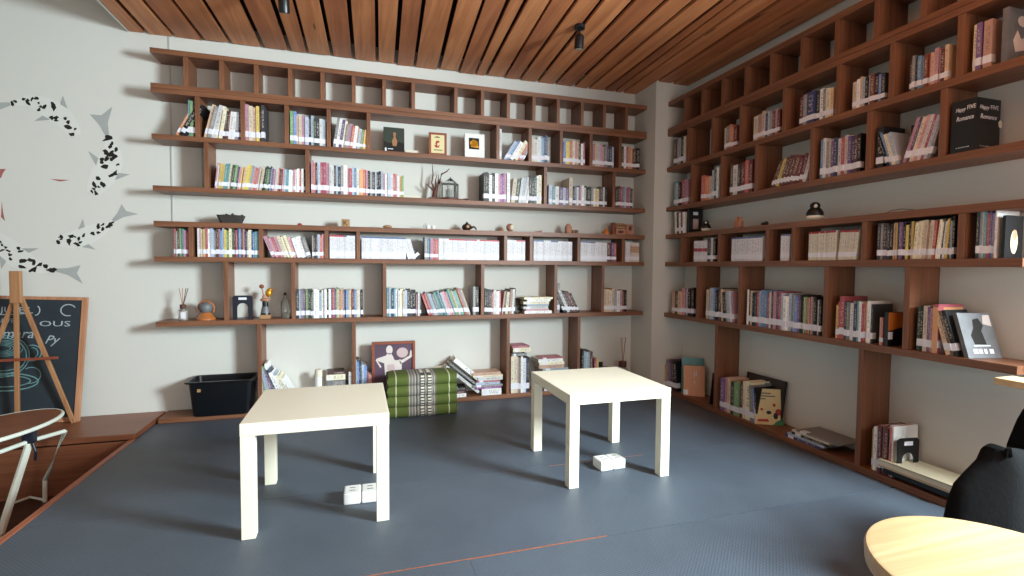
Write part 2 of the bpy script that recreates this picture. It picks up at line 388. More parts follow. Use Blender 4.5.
def nth(n):
    if n <= 20: return ONES[n]
    t, u = divmod(n, 10)
    if u == 0: return ['thirtieth', 'fortieth', 'fiftieth', 'sixtieth'][t-3]
    return ['twenty', 'thirty', 'forty', 'fifty', 'sixty'][t-2]+'-'+ONES[u]
RUNS = [
 ('b', 2, 1, -3.815, -3.74, 0.164, 0.217, 27, 27, 'o k k', 'book'),
 ('b', 2, 1, -3.735, -3.695, 0.23, 0.228, 0, 0, 't g K', 'book'),
 ('b', 2, 2, -3.649, -3.561, 0.219, 0.215, 14, 12, 'a e w c', 'book'),
 ('b', 2, 2, -3.561, -3.428, 0.202, 0.182, 10, 2, 'c K R w w e v', 'book'),
 ('b', 2, 3, -3.4, -3.281, 0.235, 0.237, 0, 0, 'p c a y n K', 'book'),
 ('b', 2, 4, -3.122, -2.888, 0.219, 0.186, 0, 0, 'g b a c p s k s G K w s', 'book'),
 ('b', 2, 5, -2.844, -2.612, 0.211, 0.127, 9, 7, 'e w v c e p r w a s g o y', 'book'),
 ('b', 2, 8, -1.617, -1.599, 0.244, 0.245, 0, 0, 'w', 'book'),
 ('b', 2, 8, -1.588, -1.423, 0.161, 0.167, 32, 32, 's b w c r e', 'book'),
 ('b', 2, 9, -1.351, -1.196, 0.181, 0.217, 0, 0, 'c w w s b B e', 'book'),
 ('b', 2, 10, -1.078, -0.885, 0.187, 0.187, 0, 0, 'b y y o c p a n w r', 'book'),
 ('b', 2, 11, -0.814, -0.618, 0.188, 0.175, 0, 0, 'p a s p p e B K s', 'book'),
 ('b', 2, 12, -0.543, -0.374, 0.197, 0.177, 0, 0, 'G w r a o n k', 'book'),
 ('b', 3, 2, -3.591, -3.307, 0.165, 0.16, 6, 10, 'p w y y t t c G g v p y a y y t p r p c c', 'book'),
 ('b', 3, 2, -3.304, -3.028, 0.161, 0.158, 8, 0, 'k G g B s v p w r G r p s t t w w p w w r w k', 'book'),
 ('b', 3, 3, -2.99, -2.352, 0.223, 0.158, 0, 0, 'p r K s r r p w w K s B e w p r s b w o o r p k e K s K k s p w s w r p w y g', 'book'),
 ('b', 3, 4, -1.743, -1.529, 0.218, 0.223, 0, 0, 'k k K w k w p V V p w', 'book'),
 ('b', 3, 4, -1.52, -1.379, 0.193, 0.201, 6, 12, 'c G w s w w', 'book'),
 ('b', 3, 4, -1.37, -1.264, 0.209, 0.232, 0, 0, 'k k G w c', 'book'),
 ('b', 3, 5, -1.2, -1.028, 0.148, 0.149, 0, 0, 's t w v s v', 'book'),
 ('b', 3, 5, -1.024, -0.993, 0.23, 0.232, 0, 0, 'c', 'book'),
 ('b', 3, 5, -0.988, -0.682, 0.159, 0.159, 0, 0, 'n b w v p w w K k G e w y c K n w k', 'book'),
 ('b', 3, 6, -0.593, -0.436, 0.173, 0.173, 0, 0, 'K n r b s r e K', 'book'),
 ('b', 5, 1, -3.832, -3.749, 0.178, 0.177, 0, 0, 'r e n g t t p v r', 'book'),
 ('b', 5, 2, -3.697, -3.328, 0.188, 0.182, 0, 0, 'w p c y p r w s s e n p b s y g c G R r B b R a v e c B b t t', 'book'),
 ('b', 5, 3, -3.244, -2.99, 0.143, 0.157, -22, -16, 'p p r p c c c p w w e', 'book'),
 ('b', 5, 3, -2.987, -2.904, 0.171, 0.166, 0, 0, 'e n K s r p', 'book'),
 ('b', 5, 4, -2.87, -2.697, 0.167, 0.164, 0, 0, '1 1 1 1 1 1 1 2 4 4 4 4', 'comic'),
 ('b', 5, 5, -2.652, -2.335, 0.162, 0.159, 0, 0, '2 2 2 2 2 2 2 2 2 2 2 2 2 2 2 2 2 2', 'comic'),
 ('b', 5, 5, -2.32, -2.261, 0.155, 0.153, -14, -16, '4 4 4', 'comic'),
 ('b', 5, 5, -2.254, -2.202, 0.138, 0.139, -40, -40, 'k', 'book'),
 ('b', 5, 5, -2.198, -2.175, 0.158, 0.159, 0, 0, 'e', 'book'),
 ('b', 5, 5, -2.172, -2.096, 0.155, 0.157, 0, 0, 'b p r r', 'book'),
 ('b', 5, 5, -2.093, -1.615, 0.161, 0.157, 0, 0, '4 4 4 4 1 1 1 1 1 1 1 2 1 1 1 4 1 1 1 1 1 1 1 1', 'comic'),
 ('b', 5, 6, -1.55, -1.399, 0.162, 0.162, 0, 0, '4 4 4 4 1 1 1 1', 'comic'),
 ('b', 5, 7, -1.327, -0.99, 0.167, 0.159, 0, 0, '2 2 2 2 4 4 4 2 2 2 4 4 4 4 4 4', 'comic'),
 ('b', 5, 8, -0.914, -0.669, 0.169, 0.157, 0, 0, '2 2 2 2 2 2 4 4 4 4 4', 'comic'),
 ('b', 5, 8, -0.664, -0.584, 0.166, 0.164, 0, 0, 'R v r', 'book'),
 ('b', 5, 9, -0.498, -0.362, 0.17, 0.164, 0, 0, '4 4 3 3 3 3', 'comic'),
 ('b', 6, 4, -3.095, -2.91, 0.202, 0.193, 0, 0, 'K s e v g K G e w w s w', 'book'),
 ('b', 6, 4, -2.908, -2.645, 0.211, 0.199, 0, 0, 'w k w v r v g c o a e B b e a R b c w k', 'book'),
 ('b', 6, 5, -2.475, -2.265, 0.205, 0.196, 0, 0, 't s B t w w c c s K K k', 'book'),
 ('b', 6, 5, -2.261, -2.224, 0.174, 0.173, 0, 0, 'p w K', 'book'),
 ('b', 6, 5, -2.164, -1.839, 0.165, 0.209, -20, -20, 'r r p s s e t G t s p r s t g a t g r e c', 'book'),
 ('b', 6, 5, -1.823, -1.778, 0.225, 0.225, 0, 0, 'e k', 'book'),
 ('b', 6, 6, -1.731, -1.596, 0.201, 0.176, 0, 0, 'k k K r w w r', 'book'),
 ('b', 6, 6, -1.592, -1.48, 0.176, 0.207, 8, 2, 'a K c n a w G', 'book'),
 ('b', 6, 7, -1.115, -1.093, 0.255, 0.255, 0, 0, 'e', 'book'),
 ('b', 6, 7, -1.056, -0.907, 0.197, 0.171, -25, -28, 'k k w K n R k', 'book'),
 ('b', 6, 8, -0.695, -0.474, 0.195, 0.185, 0, 0, 'c a w a s w p n k', 'book'),
 ('b', 7, 1, -3.311, -3.267, 0.322, 0.32, -4, -4, 'w g w', 'book'),
 ('b', 7, 1, -3.255, -3.061, 0.312, 0.231, -14, -30, 's v K B w s w c w', 'book'),
 ('b', 7, 2, -2.747, -2.723, 0.249, 0.248, 0, 0, 'w', 'book'),
 ('b', 7, 3, -2.702, -2.66, 0.328, 0.319, 0, 0, 's b B', 'book'),
 ('b', 7, 3, -2.657, -2.618, 0.281, 0.279, 0, 0, 's b', 'book'),
 ('b', 7, 3, -2.615, -2.586, 0.22, 0.218, 0, 0, 'r p', 'book'),
 ('b', 7, 4, -1.509, -1.382, 0.303, 0.289, 0, 0, 'c c a e w w', 'book'),
 ('b', 7, 4, -1.379, -1.352, 0.289, 0.287, 0, 0, 'B k', 'book'),
 ('b', 7, 5, -0.891, -0.789, 0.325, 0.304, 0, 0, 'k s s e n', 'book'),
 ('b', 7, 5, -0.774, -0.732, 0.252, 0.242, 0, 0, 'r y', 'book'),
 ('r', 2, 1, 0.401, 0.558, 0.22, 0.21, 0, 0, 'n e s k c', 'book'),
 ('r', 2, 3, 0.994, 1.115, 0.166, 0.155, 0, 0, 'c e o o R', 'book'),
 ('r', 2, 4, 1.265, 1.337, 0.173, 0.165, 0, 0, 'c a', 'book'),
 ('r', 2, 4, 1.341, 1.484, 0.164, 0.156, 0, 0, 'c B s e R p R', 'book'),
 ('r', 2, 5, 1.622, 1.676, 0.176, 0.176, 0, 0, 'R e', 'book'),
 ('r', 2, 5, 1.678, 1.729, 0.181, 0.175, 0, 0, 'B', 'book'),
 ('r', 2, 5, 1.735, 1.841, 0.173, 0.165, 0, 0, 'K w e c a', 'book'),
 ('r', 2, 6, 1.957, 2.006, 0.152, 0.15, 0, 0, 'c w a', 'book'),
 ('r', 2, 6, 2.008, 2.124, 0.154, 0.137, 0, 0, 's k s R k b K', 'book'),
 ('r', 2, 7, 2.237, 2.401, 0.156, 0.149, 0, 0, 'K e K b s R r a p c R a', 'book'),
 ('r', 2, 8, 2.488, 2.52, 0.206, 0.202, 0, 0, 'c v', 'book'),
 ('r', 2, 8, 2.526, 2.555, 0.195, 0.198, 0, 0, 'a', 'book'),
 ('r', 3, 1, 0.407, 0.596, 0.198, 0.188, 0, 0, 't s k r p', 'book'),
 ('r', 3, 2, 0.758, 0.869, 0.184, 0.18, 0, 0, 'r o a', 'book'),
 ('r', 3, 2, 0.874, 0.946, 0.201, 0.231, 0, 0, 's G w', 'book'),
 ('r', 3, 3, 1.064, 1.159, 0.216, 0.211, 0, 0, 'n w K', 'book'),
 ('r', 3, 3, 1.163, 1.267, 0.217, 0.209, 0, 0, 'R r R', 'book'),
 ('r', 3, 4, 1.418, 1.676, 0.173, 0.162, 24, 14, 'n n y n R n R R R w', 'book'),
 ('r', 3, 5, 1.769, 1.9, 0.22, 0.2, 0, 0, 'B b w e c v B w', 'book'),
 ('r', 3, 5, 1.902, 2.012, 0.215, 0.193, 0, 0, 'r w v B R k', 'book'),
 ('r', 3, 6, 2.089, 2.124, 0.203, 0.194, 0, 0, 'k', 'book'),
 ('r', 3, 6, 2.149, 2.207, 0.183, 0.159, -20, -16, 'k b c s', 'book'),
 ('r', 3, 6, 2.223, 2.341, 0.211, 0.187, 16, 16, 'p v c p w r s e', 'book'),
 ('r', 4, 1, 0.436, 0.573, 0.185, 0.175, -4, -3, 'w k w R w', 'book'),
 ('r', 5, 2, 0.687, 0.843, 0.162, 0.156, 0, 0, '5 5 5 5 5 5', 'comic'),
 ('r', 5, 2, 0.848, 0.929, 0.169, 0.172, 0, 0, 'K w k', 'book'),
 ('r', 5, 3, 1.097, 1.375, 0.163, 0.161, 0, 0, '2 2 2 2 2 2 2 2 2 2 2 2', 'comic'),
 ('r', 5, 4, 1.521, 1.585, 0.162, 0.161, 0, 0, '2 2 2 2', 'comic'),
 ('r', 5, 5, 1.72, 1.89, 0.162, 0.162, 0, 0, '6 6 6 6 6 6 6 6 6 6', 'comic'),
 ('r', 5, 5, 1.902, 2.009, 0.161, 0.156, 5, 5, '6 6 6 6 6 6 6', 'comic'),
 ('r', 5, 6, 2.118, 2.22, 0.174, 0.173, 0, 0, 'K e K n K k a o y B', 'book'),
 ('r', 5, 6, 2.222, 2.283, 0.171, 0.17, 0, 0, 'v k y K y', 'book'),
 ('r', 5, 6, 2.285, 2.376, 0.175, 0.172, 3, 3, 'c c c c a c r', 'book'),
 ('r', 5, 6, 2.38, 2.424, 0.172, 0.177, 5, 3, 'c w K w y', 'book'),
 ('r', 5, 6, 2.426, 2.452, 0.176, 0.178, 0, 0, 'K s k', 'book'),
 ('r', 5, 7, 2.534, 2.606, 0.198, 0.195, 0, 0, 'K s w t r v b p w', 'book'),
 ('r', 6, 1, 0.412, 0.545, 0.186, 0.192, 0, 0, 'a n a', 'book'),
 ('r', 6, 1, 0.548, 0.706, 0.209, 0.216, 0, 0, 'p r s k r k', 'book'),
 ('r', 6, 2, 0.834, 1.006, 0.225, 0.229, 0, 0, 'c a s b k n', 'book'),
 ('r', 6, 2, 1.011, 1.14, 0.222, 0.207, -4, -6, 'a k e s w p', 'book'),
 ('r', 6, 3, 1.251, 1.401, 0.229, 0.231, 0, 0, 'w k a k B r s b', 'book'),
 ('r', 6, 3, 1.403, 1.55, 0.231, 0.223, 0, 0, 'b r w n p v r s', 'book'),
 ('r', 6, 3, 1.553, 1.68, 0.217, 0.218, 0, 0, 'w w s e s b v K', 'book'),
 ('r', 6, 3, 1.682, 1.81, 0.212, 0.209, 0, 0, 'B y g r p n a e k w k', 'book'),
 ('r', 6, 4, 1.903, 1.923, 0.182, 0.194, 0, 0, 'y r', 'book'),
 ('r', 6, 4, 1.922, 1.95, 0.238, 0.234, 0, 0, 'r', 'book'),
 ('r', 6, 4, 1.954, 2.024, 0.202, 0.207, 0, 0, 'K e w s B', 'book'),
 ('r', 6, 4, 2.026, 2.101, 0.207, 0.212, 0, 0, 't w r r c w K', 'book'),
 ('r', 6, 4, 2.141, 2.161, 0.145, 0.147, 0, 0, 'a r', 'book'),
 ('r', 6, 5, 2.314, 2.339, 0.203, 0.208, 0, 0, 'G k', 'book'),
 ('r', 6, 5, 2.341, 2.383, 0.208, 0.211, 0, 0, 'c v p', 'book'),
 ('r', 6, 5, 2.384, 2.407, 0.232, 0.233, 0, 0, 'r', 'book'),
 ('r', 6, 5, 2.444, 2.493, 0.196, 0.192, -16, -18, 'a n k', 'book'),
 ('r', 7, 1, 0.291, 0.363, 0.192, 0.205, 0, 0, 'n o', 'book'),
 ('r', 7, 1, 0.376, 0.513, 0.25, 0.259, -3, -6, 'e v R k', 'book'),
 ('r', 7, 2, 1.019, 1.119, 0.221, 0.25, 0, 0, 'v p a', 'book'),
 ('r', 7, 2, 1.125, 1.205, 0.223, 0.248, 0, 0, 'K g', 'book'),
 ('r', 7, 2, 1.21, 1.251, 0.249, 0.258, 0, 0, 'R c', 'book'),
 ('r', 7, 2, 1.255, 1.304, 0.259, 0.27, 0, 0, 'c', 'book'),
 ('r', 7, 2, 1.31, 1.367, 0.238, 0.225, -3, -6, 'e b k', 'book'),
 ('r', 7, 3, 2.123, 2.158, 0.212, 0.223, 0, 0, 'y w s', 'book'),
 ('r', 7, 3, 2.16, 2.207, 0.229, 0.243, 0, 0, 'R e R', 'book'),
 ('r', 7, 3, 2.209, 2.231, 0.244, 0.246, 0, 0, 'w r w', 'book')]
CAM = (497.189, 0.30015, 0.04246, 0.00781, -2.6764, -3.9666, 1.0499)
CP = Vector(CAM[4:7])
WALL = {'b': 'back wall', 'r': 'right wall'}
TIER = {2: 'second tier', 3: 'third tier', 4: 'open fourth tier', 5: 'fifth tier', 6: 'sixth tier', 7: 'bottom tier'}
count = {}; specs = []
rnd = random.Random(3)
for (w, row, comp, s0, s1, h0, h1, l0, l1, cs, kind) in RUNS:
    ks = cs.split(); n = len(ks); z0 = BZ[row]+.0006
    wt = [1 if kind == 'comic' else rnd.uniform(.7, 1.4)*(1.15 if k in 'cwR' else 1) for k in ks]
    # a leaning book's foot is t / cos(lean) wide and it throws its top sideways
    tot = sum(wt); pos = s0; L = s1-s0
    for i, k in enumerate(ks):
        f = (i+.5)/n; a = math.radians(l0+(l1-l0)*f); h = (h0+(h1-h0)*f)
        pitch = L*wt[i]/tot; t = pitch*math.cos(a)-.0006
        if kind != 'comic': h += rnd.uniform(-.012, .010)
        ha = (h-t*abs(math.sin(a)))/math.cos(a)
        if a >= 0: cs_, cz = pos+pitch-t/2*math.cos(a), t/2*math.sin(a)
        else: cs_, cz = pos+t/2*math.cos(a), t/2*math.sin(-a)
        pos += pitch
        dep = min(.165, max(.115, ha*.70)); ins = .010+(rnd.random()*.012 if kind != 'comic' else .004*rnd.random())
        if w == 'b': loc = (cs_, -.2+ins, z0+cz); rot = (0, a, 0)
        else: loc = (-.2+ins, -cs_, z0+cz); rot = (0, a, -PI/2)
        key = (w, row, comp); count[key] = count.get(key, 0)+1
        dist = (Vector(loc)-CP).length
        cosv = abs((CP.y+.2)/dist) if w == 'b' else abs((CP.x+.2)/dist)
        area = t*ha*cosv/dist**2
        if kind == 'comic': ds = 'white '+CC[k][1]+' comic volume' if k != '6' else CC[k][1]+' comic volume'
        else: ds = ('slim ' if t < .013 else 'thick ' if t > .024 else '')+BC[k][1]+' book'+(' leaning left' if a < -.12 else ' leaning right' if a > .12 else '')
        lab = ds+', '+nth(count[key])+' from left, '+nth(comp)+' compartment, '+WALL[w]+' '+TIER[row]
        grp = ('comic volumes' if kind == 'comic' else 'books')+' on the '+WALL[w]+' '+TIER[row]
        specs.append([area, loc, rot, (t, dep, ha), k, lab, grp, kind])
nb = sorted([s for s in specs if s[7] == 'book'], key=lambda s: -s[0])
keep = set(id(s) for s in nb[:288])
small = []
for s in specs:
    if s[7] == 'comic': book(s[1], s[2], s[3], s[4], s[5], s[6], 'comic volume', 'comic_volume')
    elif id(s) in keep: book(s[1], s[2], s[3], s[4], s[5], s[6])
    else: small.append(s)
# the smaller-showing rest as one object
def mass(name, small):
    keys = sorted(set(s[4] for s in small)); mats = [M['bk_'+k] for k in keys]+[M['paper'], M['tag']]
    m = MB(); uvs = []
    for i, s in enumerate(small):
        T = Matrix.LocRotScale(Vector(s[1]), Euler(s[2]), Vector(s[3]))
        for a, b in cover_geo(): m.box(a, b, keys.index(s[4]), T)
    for s in small:
        T = Matrix.LocRotScale(Vector(s[1]), Euler(s[2]), Vector(s[3]))
        m.box(*PAGES, len(keys), T); m.box(*LABEL, len(keys)+1, T)
    me = bpy.data.meshes.new(name); me.from_pydata(m.v, [], m.f)
    for q in mats: me.materials.append(q)
    me.polygons.foreach_set('material_index', m.m)
    uvl = me.uv_layers.new(name='UVMap')
    for i, pl in enumerate(me.polygons):
        if i >= len(small)*18: break
        bi, bf = divmod(i, 18)
        if bf % 6 == 2:
            u0, u1 = {0: (0, .08), 1: (.92, .999), 2: (.08, .92)}[bf//6]
            for li, q in zip(pl.loop_indices, [(u0, 0), (u1, 0), (u1, 1), (u0, 1)]): uvl.data[li].uv = (q[0]+bi+1, q[1])
        else:
            for li in pl.loop_indices: uvl.data[li].uv = (bi+1.01, 0)
    o = bpy.data.objects.new(name, me); COL.objects.link(o)
    return o
tag(mass('small_books', small), 'the smaller and farther books filling the compartments of both bookshelves', 'books', None, 'stuff')
for q in specs:
    if len(q[5].split()) > 16: print('LONG', q[5])
print('BOOKS individual', len(keep), 'comics', len([s for s in specs if s[7] == 'comic']), 'stuff', len(small))
def flat(x, y, z, L, W, t, key, label, group, rz=0, tilt=0, tagged=True):
    """a book lying flat, spine to -Y (rz = 0), its length along +X from x"""
    R = Matrix.Rotation(rz, 4, 'Z') @ Matrix.Rotation(tilt, 4, 'Y') @ Matrix.Rotation(PI/2, 4, 'Y')
    return book((x, y, z+t/2/max(.3, math.cos(tilt))), R.to_euler(), (t, W, L), key, label, group, tagged=tagged)
def stack(x, y, z, items, where, group, rz=0, wall='b'):
    n = len(items)
    for i, (k, L, W, t, dx, dr) in enumerate(items):
        lab = {0: 'bottom', n-1: 'topmost'}.get(i, nth(i+1)+' from bottom')
        flat(x+(dx if wall == 'b' else 0), y+(0 if wall == 'b' else -dx), z+.0006, L, W, t-.0006, k, BC[k][1]+' flat book, '+lab+' in '+where, group, rz+dr, tagged=(i % 2 == 0)); z += t
    return z
# sixth tier: the horizontal pile in the sixth compartment
z6 = BZ[6]; z7 = BZ[7]
stack(-1.40, -.19, z6, [('w', .235, .15, .022, 0, 0), ('p', .2, .15, .016, .01, .02), ('w', .21, .15, .02, -.01, -.02), ('s', .19, .14, .018, .02, .03), ('c', .22, .15, .022, -.01, 0), ('w', .2, .14, .016, .02, -.03), ('c', .25, .15, .018, -.005, .02)], 'the pile on the sixth tier', 'pile of books lying in the sixth tier')
# bottom tier piles
stack(-1.78, -.19, z7, [('w', .16, .15, .052, .03, 0), ('V', .21, .15, .016, -.02, .02), ('e', .24, .15, .016, -.04, 0), ('s', .2, .14, .022, -.02, .03), ('r', .19, .14, .012, -.01, -.02), ('w', .2, .15, .026, 0, 0), ('c', .24, .15, .016, -.04, -.02), ('a', .23, .14, .022, -.045, .02)], 'the untidy pile left of upright cream books', 'untidy pile on the bottom tier')
stack(-1.502, -.185, z7+.300, [('e', .125, .14, .02, .0, 0), ('k', .105, .13, .012, .0, 0), ('c', .15, .15, .034, .01, 0), ('r', .15, .15, .016, 0, .05)], 'the stack atop the upright cream books', 'stack on top of the upright cream books')
stack(-1.265, -.18, z7, [('k', .23, .14, .05, .02, 0), ('n', .24, .14, .05, .01, 0), ('k', .24, .14, .045, .02, 0), ('t', .24, .15, .024, .02, .02), ('s', .23, .14, .014, .03, .02), ('a', .22, .14, .032, 0, 0), ('c', .22, .14, .022, 0, -.02), ('w', .22, .15, .026, -.01, .02), ('r', .2, .14, .01, .01, 0)], 'the pile behind the right table, bottom tier', 'pile in the fourth compartment')
stack(-1.975, -.195, z7, [('w', .12, .14, .028, -.02, .04), ('R', .11, .13, .022, -.015, .05), ('k', .10, .12, .03, 0, 0)], 'the low pile right of the green cushion', 'low pile beside the green cushion')
for k, x0, zz, L, t, tl, nm in (('w', -2.03, .262, .34, .022, .70, 'lower'), ('e', -2.00, .285, .34, .018, .70, 'middle'), ('w', -1.965, .305, .31, .034, .70, 'upper')):
    flat(x0, -.175, zz, L, .14, t, k, 'long %s file sloping down to the right, %s of three beside the green cushion' % ('white' if k == 'w' else 'grey', nm), 'sloping files on the bottom tier', 0, tl, False)
flat(-2.165, -.17, z7+.185, .15, .13, .03, 'c', 'cream book propped flat above the green cushion', 'books behind the green cushion', .05, -.1)
flat(-2.17, -.17, z7+.0, .16, .13, .18, 'c', 'thick cream box of books behind the green cushion', 'books behind the green cushion', 0, 0)
# lying stack behind the left table
stack(-2.90, -.17, z7, [('c', .14, .14, .045, .0, .0), ('w', .14, .14, .05, 0, .03), ('c', .14, .14, .04, .01, -.03), ('e', .13, .14, .05, 0, 0), ('c', .13, .14, .04, .0, .05), ('n', .12, .13, .02, .01, .1)], 'the pale pile behind the left table', 'pale pile behind the left table')
def rstack():
    zt = stack(-.195, -1.60, z7, [('B', .24, .17, .016, 0, 0), ('s', .25, .17, .014, .02, 0), ('k', .24, .17, .014, .05, 0), ('c', .25, .18, .012, .05, 0), ('e', .27, .18, .010, .08, 0)], 'the magazine stack, right wall bottom tier', 'magazine stack on the right wall', -PI/2, 'r')
rstack()

# face-out books and pictures: a box cover with art patches as children
def faceout(name, root_loc, w, h, t, rz, lean, matk, label, cat, art=(), pages=True, group=None):
    """upright panel whose face looks along local -Y; leans back by lean"""
    T = Matrix.Translation(root_loc) @ Rz(rz) @ Matrix.Rotation(-lean, 4, 'X')
    o = bpy.data.objects.new(name, None); COL.objects.link(o); o.matrix_basis = T; tag(o, label, cat, group)
    obj('cover', MB().box((-w/2, 0, 0), (w/2, t*.12, h), T=T).box((-w/2, t*.88, 0), (w/2, t, h), T=T).box((-w/2, t*.12, 0), (-w/2+.002, t*.88, h), T=T), matk, o)
    if pages: obj('page_block', MB().box((-w/2+.003, t*.13, .003), (w/2-.004, t*.87, h-.003), T=T), 'paper', o)
    for nm, mk, polys in art:
        m = MB()
        for pg in polys: m.prism([((u-.5)*w, v*h) for u, v in pg], 'Y', -.0008-.0006*art.index((nm, mk, polys)), -.0001, T=T)
        obj(nm, m, mk, o)
    return o
def ell(cx, cy, rx, ry, n=18): return [(cx+rx*math.cos(2*PI*k/n), cy+ry*math.sin(2*PI*k/n)) for k in range(n)]
def rc(a, b, c, d): return [(a, b), (c, b), (c, d), (a, d)]
faceout('book', (-2.418, -.155, BZ[2]+.001), .150, .185, .02, .0, .06, 'darkgreen', 'dark green book standing face-out with a tan abstract cover, left of two framed pictures', 'book',
        [('cover_art', 'ink', [[(.0, .0), (1, .0), (1, .38), (.6, .46), (.3, .36), (0, .44)]]), ('art_detail', 'skin', [[(.46, .8), (.60, .8), (.57, .62), (.66, .45), (.62, .26), (.44, .26), (.40, .45), (.49, .62)]]), ('title_strip', 'tag', [rc(.06, .02, .14, .17), rc(.2, .12, .45, .15)])])
o = faceout('picture_frame', (-2.096, -.165, BZ[2]+.001), .135, .172, .016, -.05, .05, 'rust', 'small brown framed card with red motif on the second tier', 'picture frame',
        [('card', 'yellowp', [rc(.13, .1, .87, .9)]), ('motif', 'red', [ell(.5, .6, .1, .05), [(.3, .42), (.45, .5), (.5, .4), (.62, .48), (.55, .34), (.38, .34)], ell(.42, .53, .06, .05)]), ('lettering', 'ink', [rc(.32, .78, .62, .81), rc(.42, .82, .52, .84), rc(.28, .22, .74, .25)])], False)
faceout('book', (-1.809, -.165, BZ[2]+.001), .155, .188, .03, .0, .04, 'white', 'white book standing face-out with a dark gold square picture on its cover', 'book',
        [('cover_picture', 'ink', [rc(.2, .36, .72, .82)]), ('picture_detail', 'gold', [ell(.46, .6, .2, .14), [(.3, .45), (.7, .42), (.62, .7), (.4, .76)]])])
# framed poster on the bottom tier
def poster():
    x0, x1, z1 = -2.582, -2.262, .478; T = Matrix.Translation((0, 0, 0))
    t = thing('picture_frame', ((x0+x1)/2, -.12, z7), 'brown framed purple picture of two pale figures behind the green cushion', 'picture frame')
    m = MB(); y0, y1 = -.13, -.105; fw = .02
    for a, b in (((x0, z7+.001), (x0+fw, z1)), ((x1-fw, z7+.001), (x1, z1)), ((x0+fw, z1-fw), (x1-fw, z1)), ((x0+fw, z7+.001), (x1-fw, z7+fw))): m.box((a[0], y0, a[1]), (b[0], y1, b[1]))
    obj('frame', m, 'rust', t, bevel=.001)
    obj('picture', MB().box((x0+fw, -.119, z7+fw), (x1-fw, -.11, z1-fw)), 'purplep', t)
    P = lambda x, y: (x0+(x-85)/500*(x1-x0), z1-(y-75)/500*(x1-x0))
    f = MB()
    def poly(pts, d=0): f.prism([P(*q) for q in pts], 'Y', -.1205-d, -.119)
    poly([(285+38*math.cos(a), 175+55*math.sin(a)) for a in [k*PI/8 for k in range(16)]])
    poly([(265, 215), (305, 215), (325, 250), (345, 300), (400, 300), (430, 340), (425, 470), (235, 470), (225, 330), (150, 300), (195, 370), (180, 385), (128, 290), (140, 272), (245, 240)])
    poly([(395, 290), (430, 300), (520, 250), (530, 190), (545, 190), (552, 265), (440, 335), (415, 350)])
    obj('pale_figures', f, 'paleprint', t)
    f = MB(); f.prism([P(435+66*math.cos(a), 212+60*math.sin(a)) for a in [k*PI/10 for k in range(20)]], 'Y', -.1212, -.119)
    obj('pink_disc', f, 'pinkp', t); f = MB()
    f.prism([P(*q) for q in [(258, 350), (340, 345), (350, 410), (300, 440), (262, 410)]], 'Y', -.1214, -.119)
    obj('pink_panel', f, 'pinkp', t)
poster()
# black slipcase on the right wall with its title
def text_mesh(name, s, size, T, mk, parent, italic=0, fit=0):
    cu = bpy.data.curves.new(name, 'FONT'); cu.body = s; cu.size = size; cu.extrude = .0004; cu.shear = italic; cu.resolution_u = 2
    tmp = bpy.data.objects.new(name+'_tmp', cu); COL.objects.link(tmp)
    dg = bpy.context.evaluated_depsgraph_get(); me = bpy.data.meshes.new_from_object(tmp.evaluated_get(dg)); bpy.data.objects.remove(tmp)
    if fit:
        k = fit/max(v.co.x for v in me.vertices); me.transform(Matrix.Diagonal((k, 1, 1, 1)))
    me.name = name; me.materials.clear(); me.materials.append(M[mk])
    inv = wm(parent).inverted(); me.transform(inv @ T)
    o = bpy.data.objects.new(name, me); COL.objects.link(o); o.parent = parent; return o
def slipcase():
    y0, y1, zb, h = -2.424, -2.516, BZ[3]+.001, .222
    t = thing('book_box', (-.11, (y0+y1)/2, zb), 'black boxed book set with white title on the right wall third tier', 'book box')
    obj('case', MB().box((-.19, y1, zb), (-.035, y0, zb+h)), 'black', t, bevel=.002)
    obj('thumb_notch', MB().ball((-.036, y1-.0005, zb+.12), (.012, .002, .016)), 'paper', t)
    Ra = Matrix.Rotation(PI/2, 4, 'X')
    for face in (0, 1):
        if face: T0 = Matrix.Translation((-.183, y1-.0006, 0)) @ Ra; s = .032
        else: T0 = Matrix.Translation((-.1906, y0-.008, 0)) @ Rz(-PI/2) @ Ra; s = .026
        q = 1.6 if face else 1
        def put(n, x, z, txt, sz, fit, it=0): text_mesh(n, txt, sz, T0 @ Matrix.Translation((x, z, 0)), 'tag', t, it, fit)
        put('title', .008*q, zb+.175, 'Happy', .024, .038*q, .3); put('title', .050*q, zb+.177, 'FIVE', .026, .032*q)
        put('title', .012*q, zb+.135, 'Romance', .028, .064*q, .2); put('small_print', .014*q, zb+.018, 'a novel set', .008, .05*q)
slipcase()
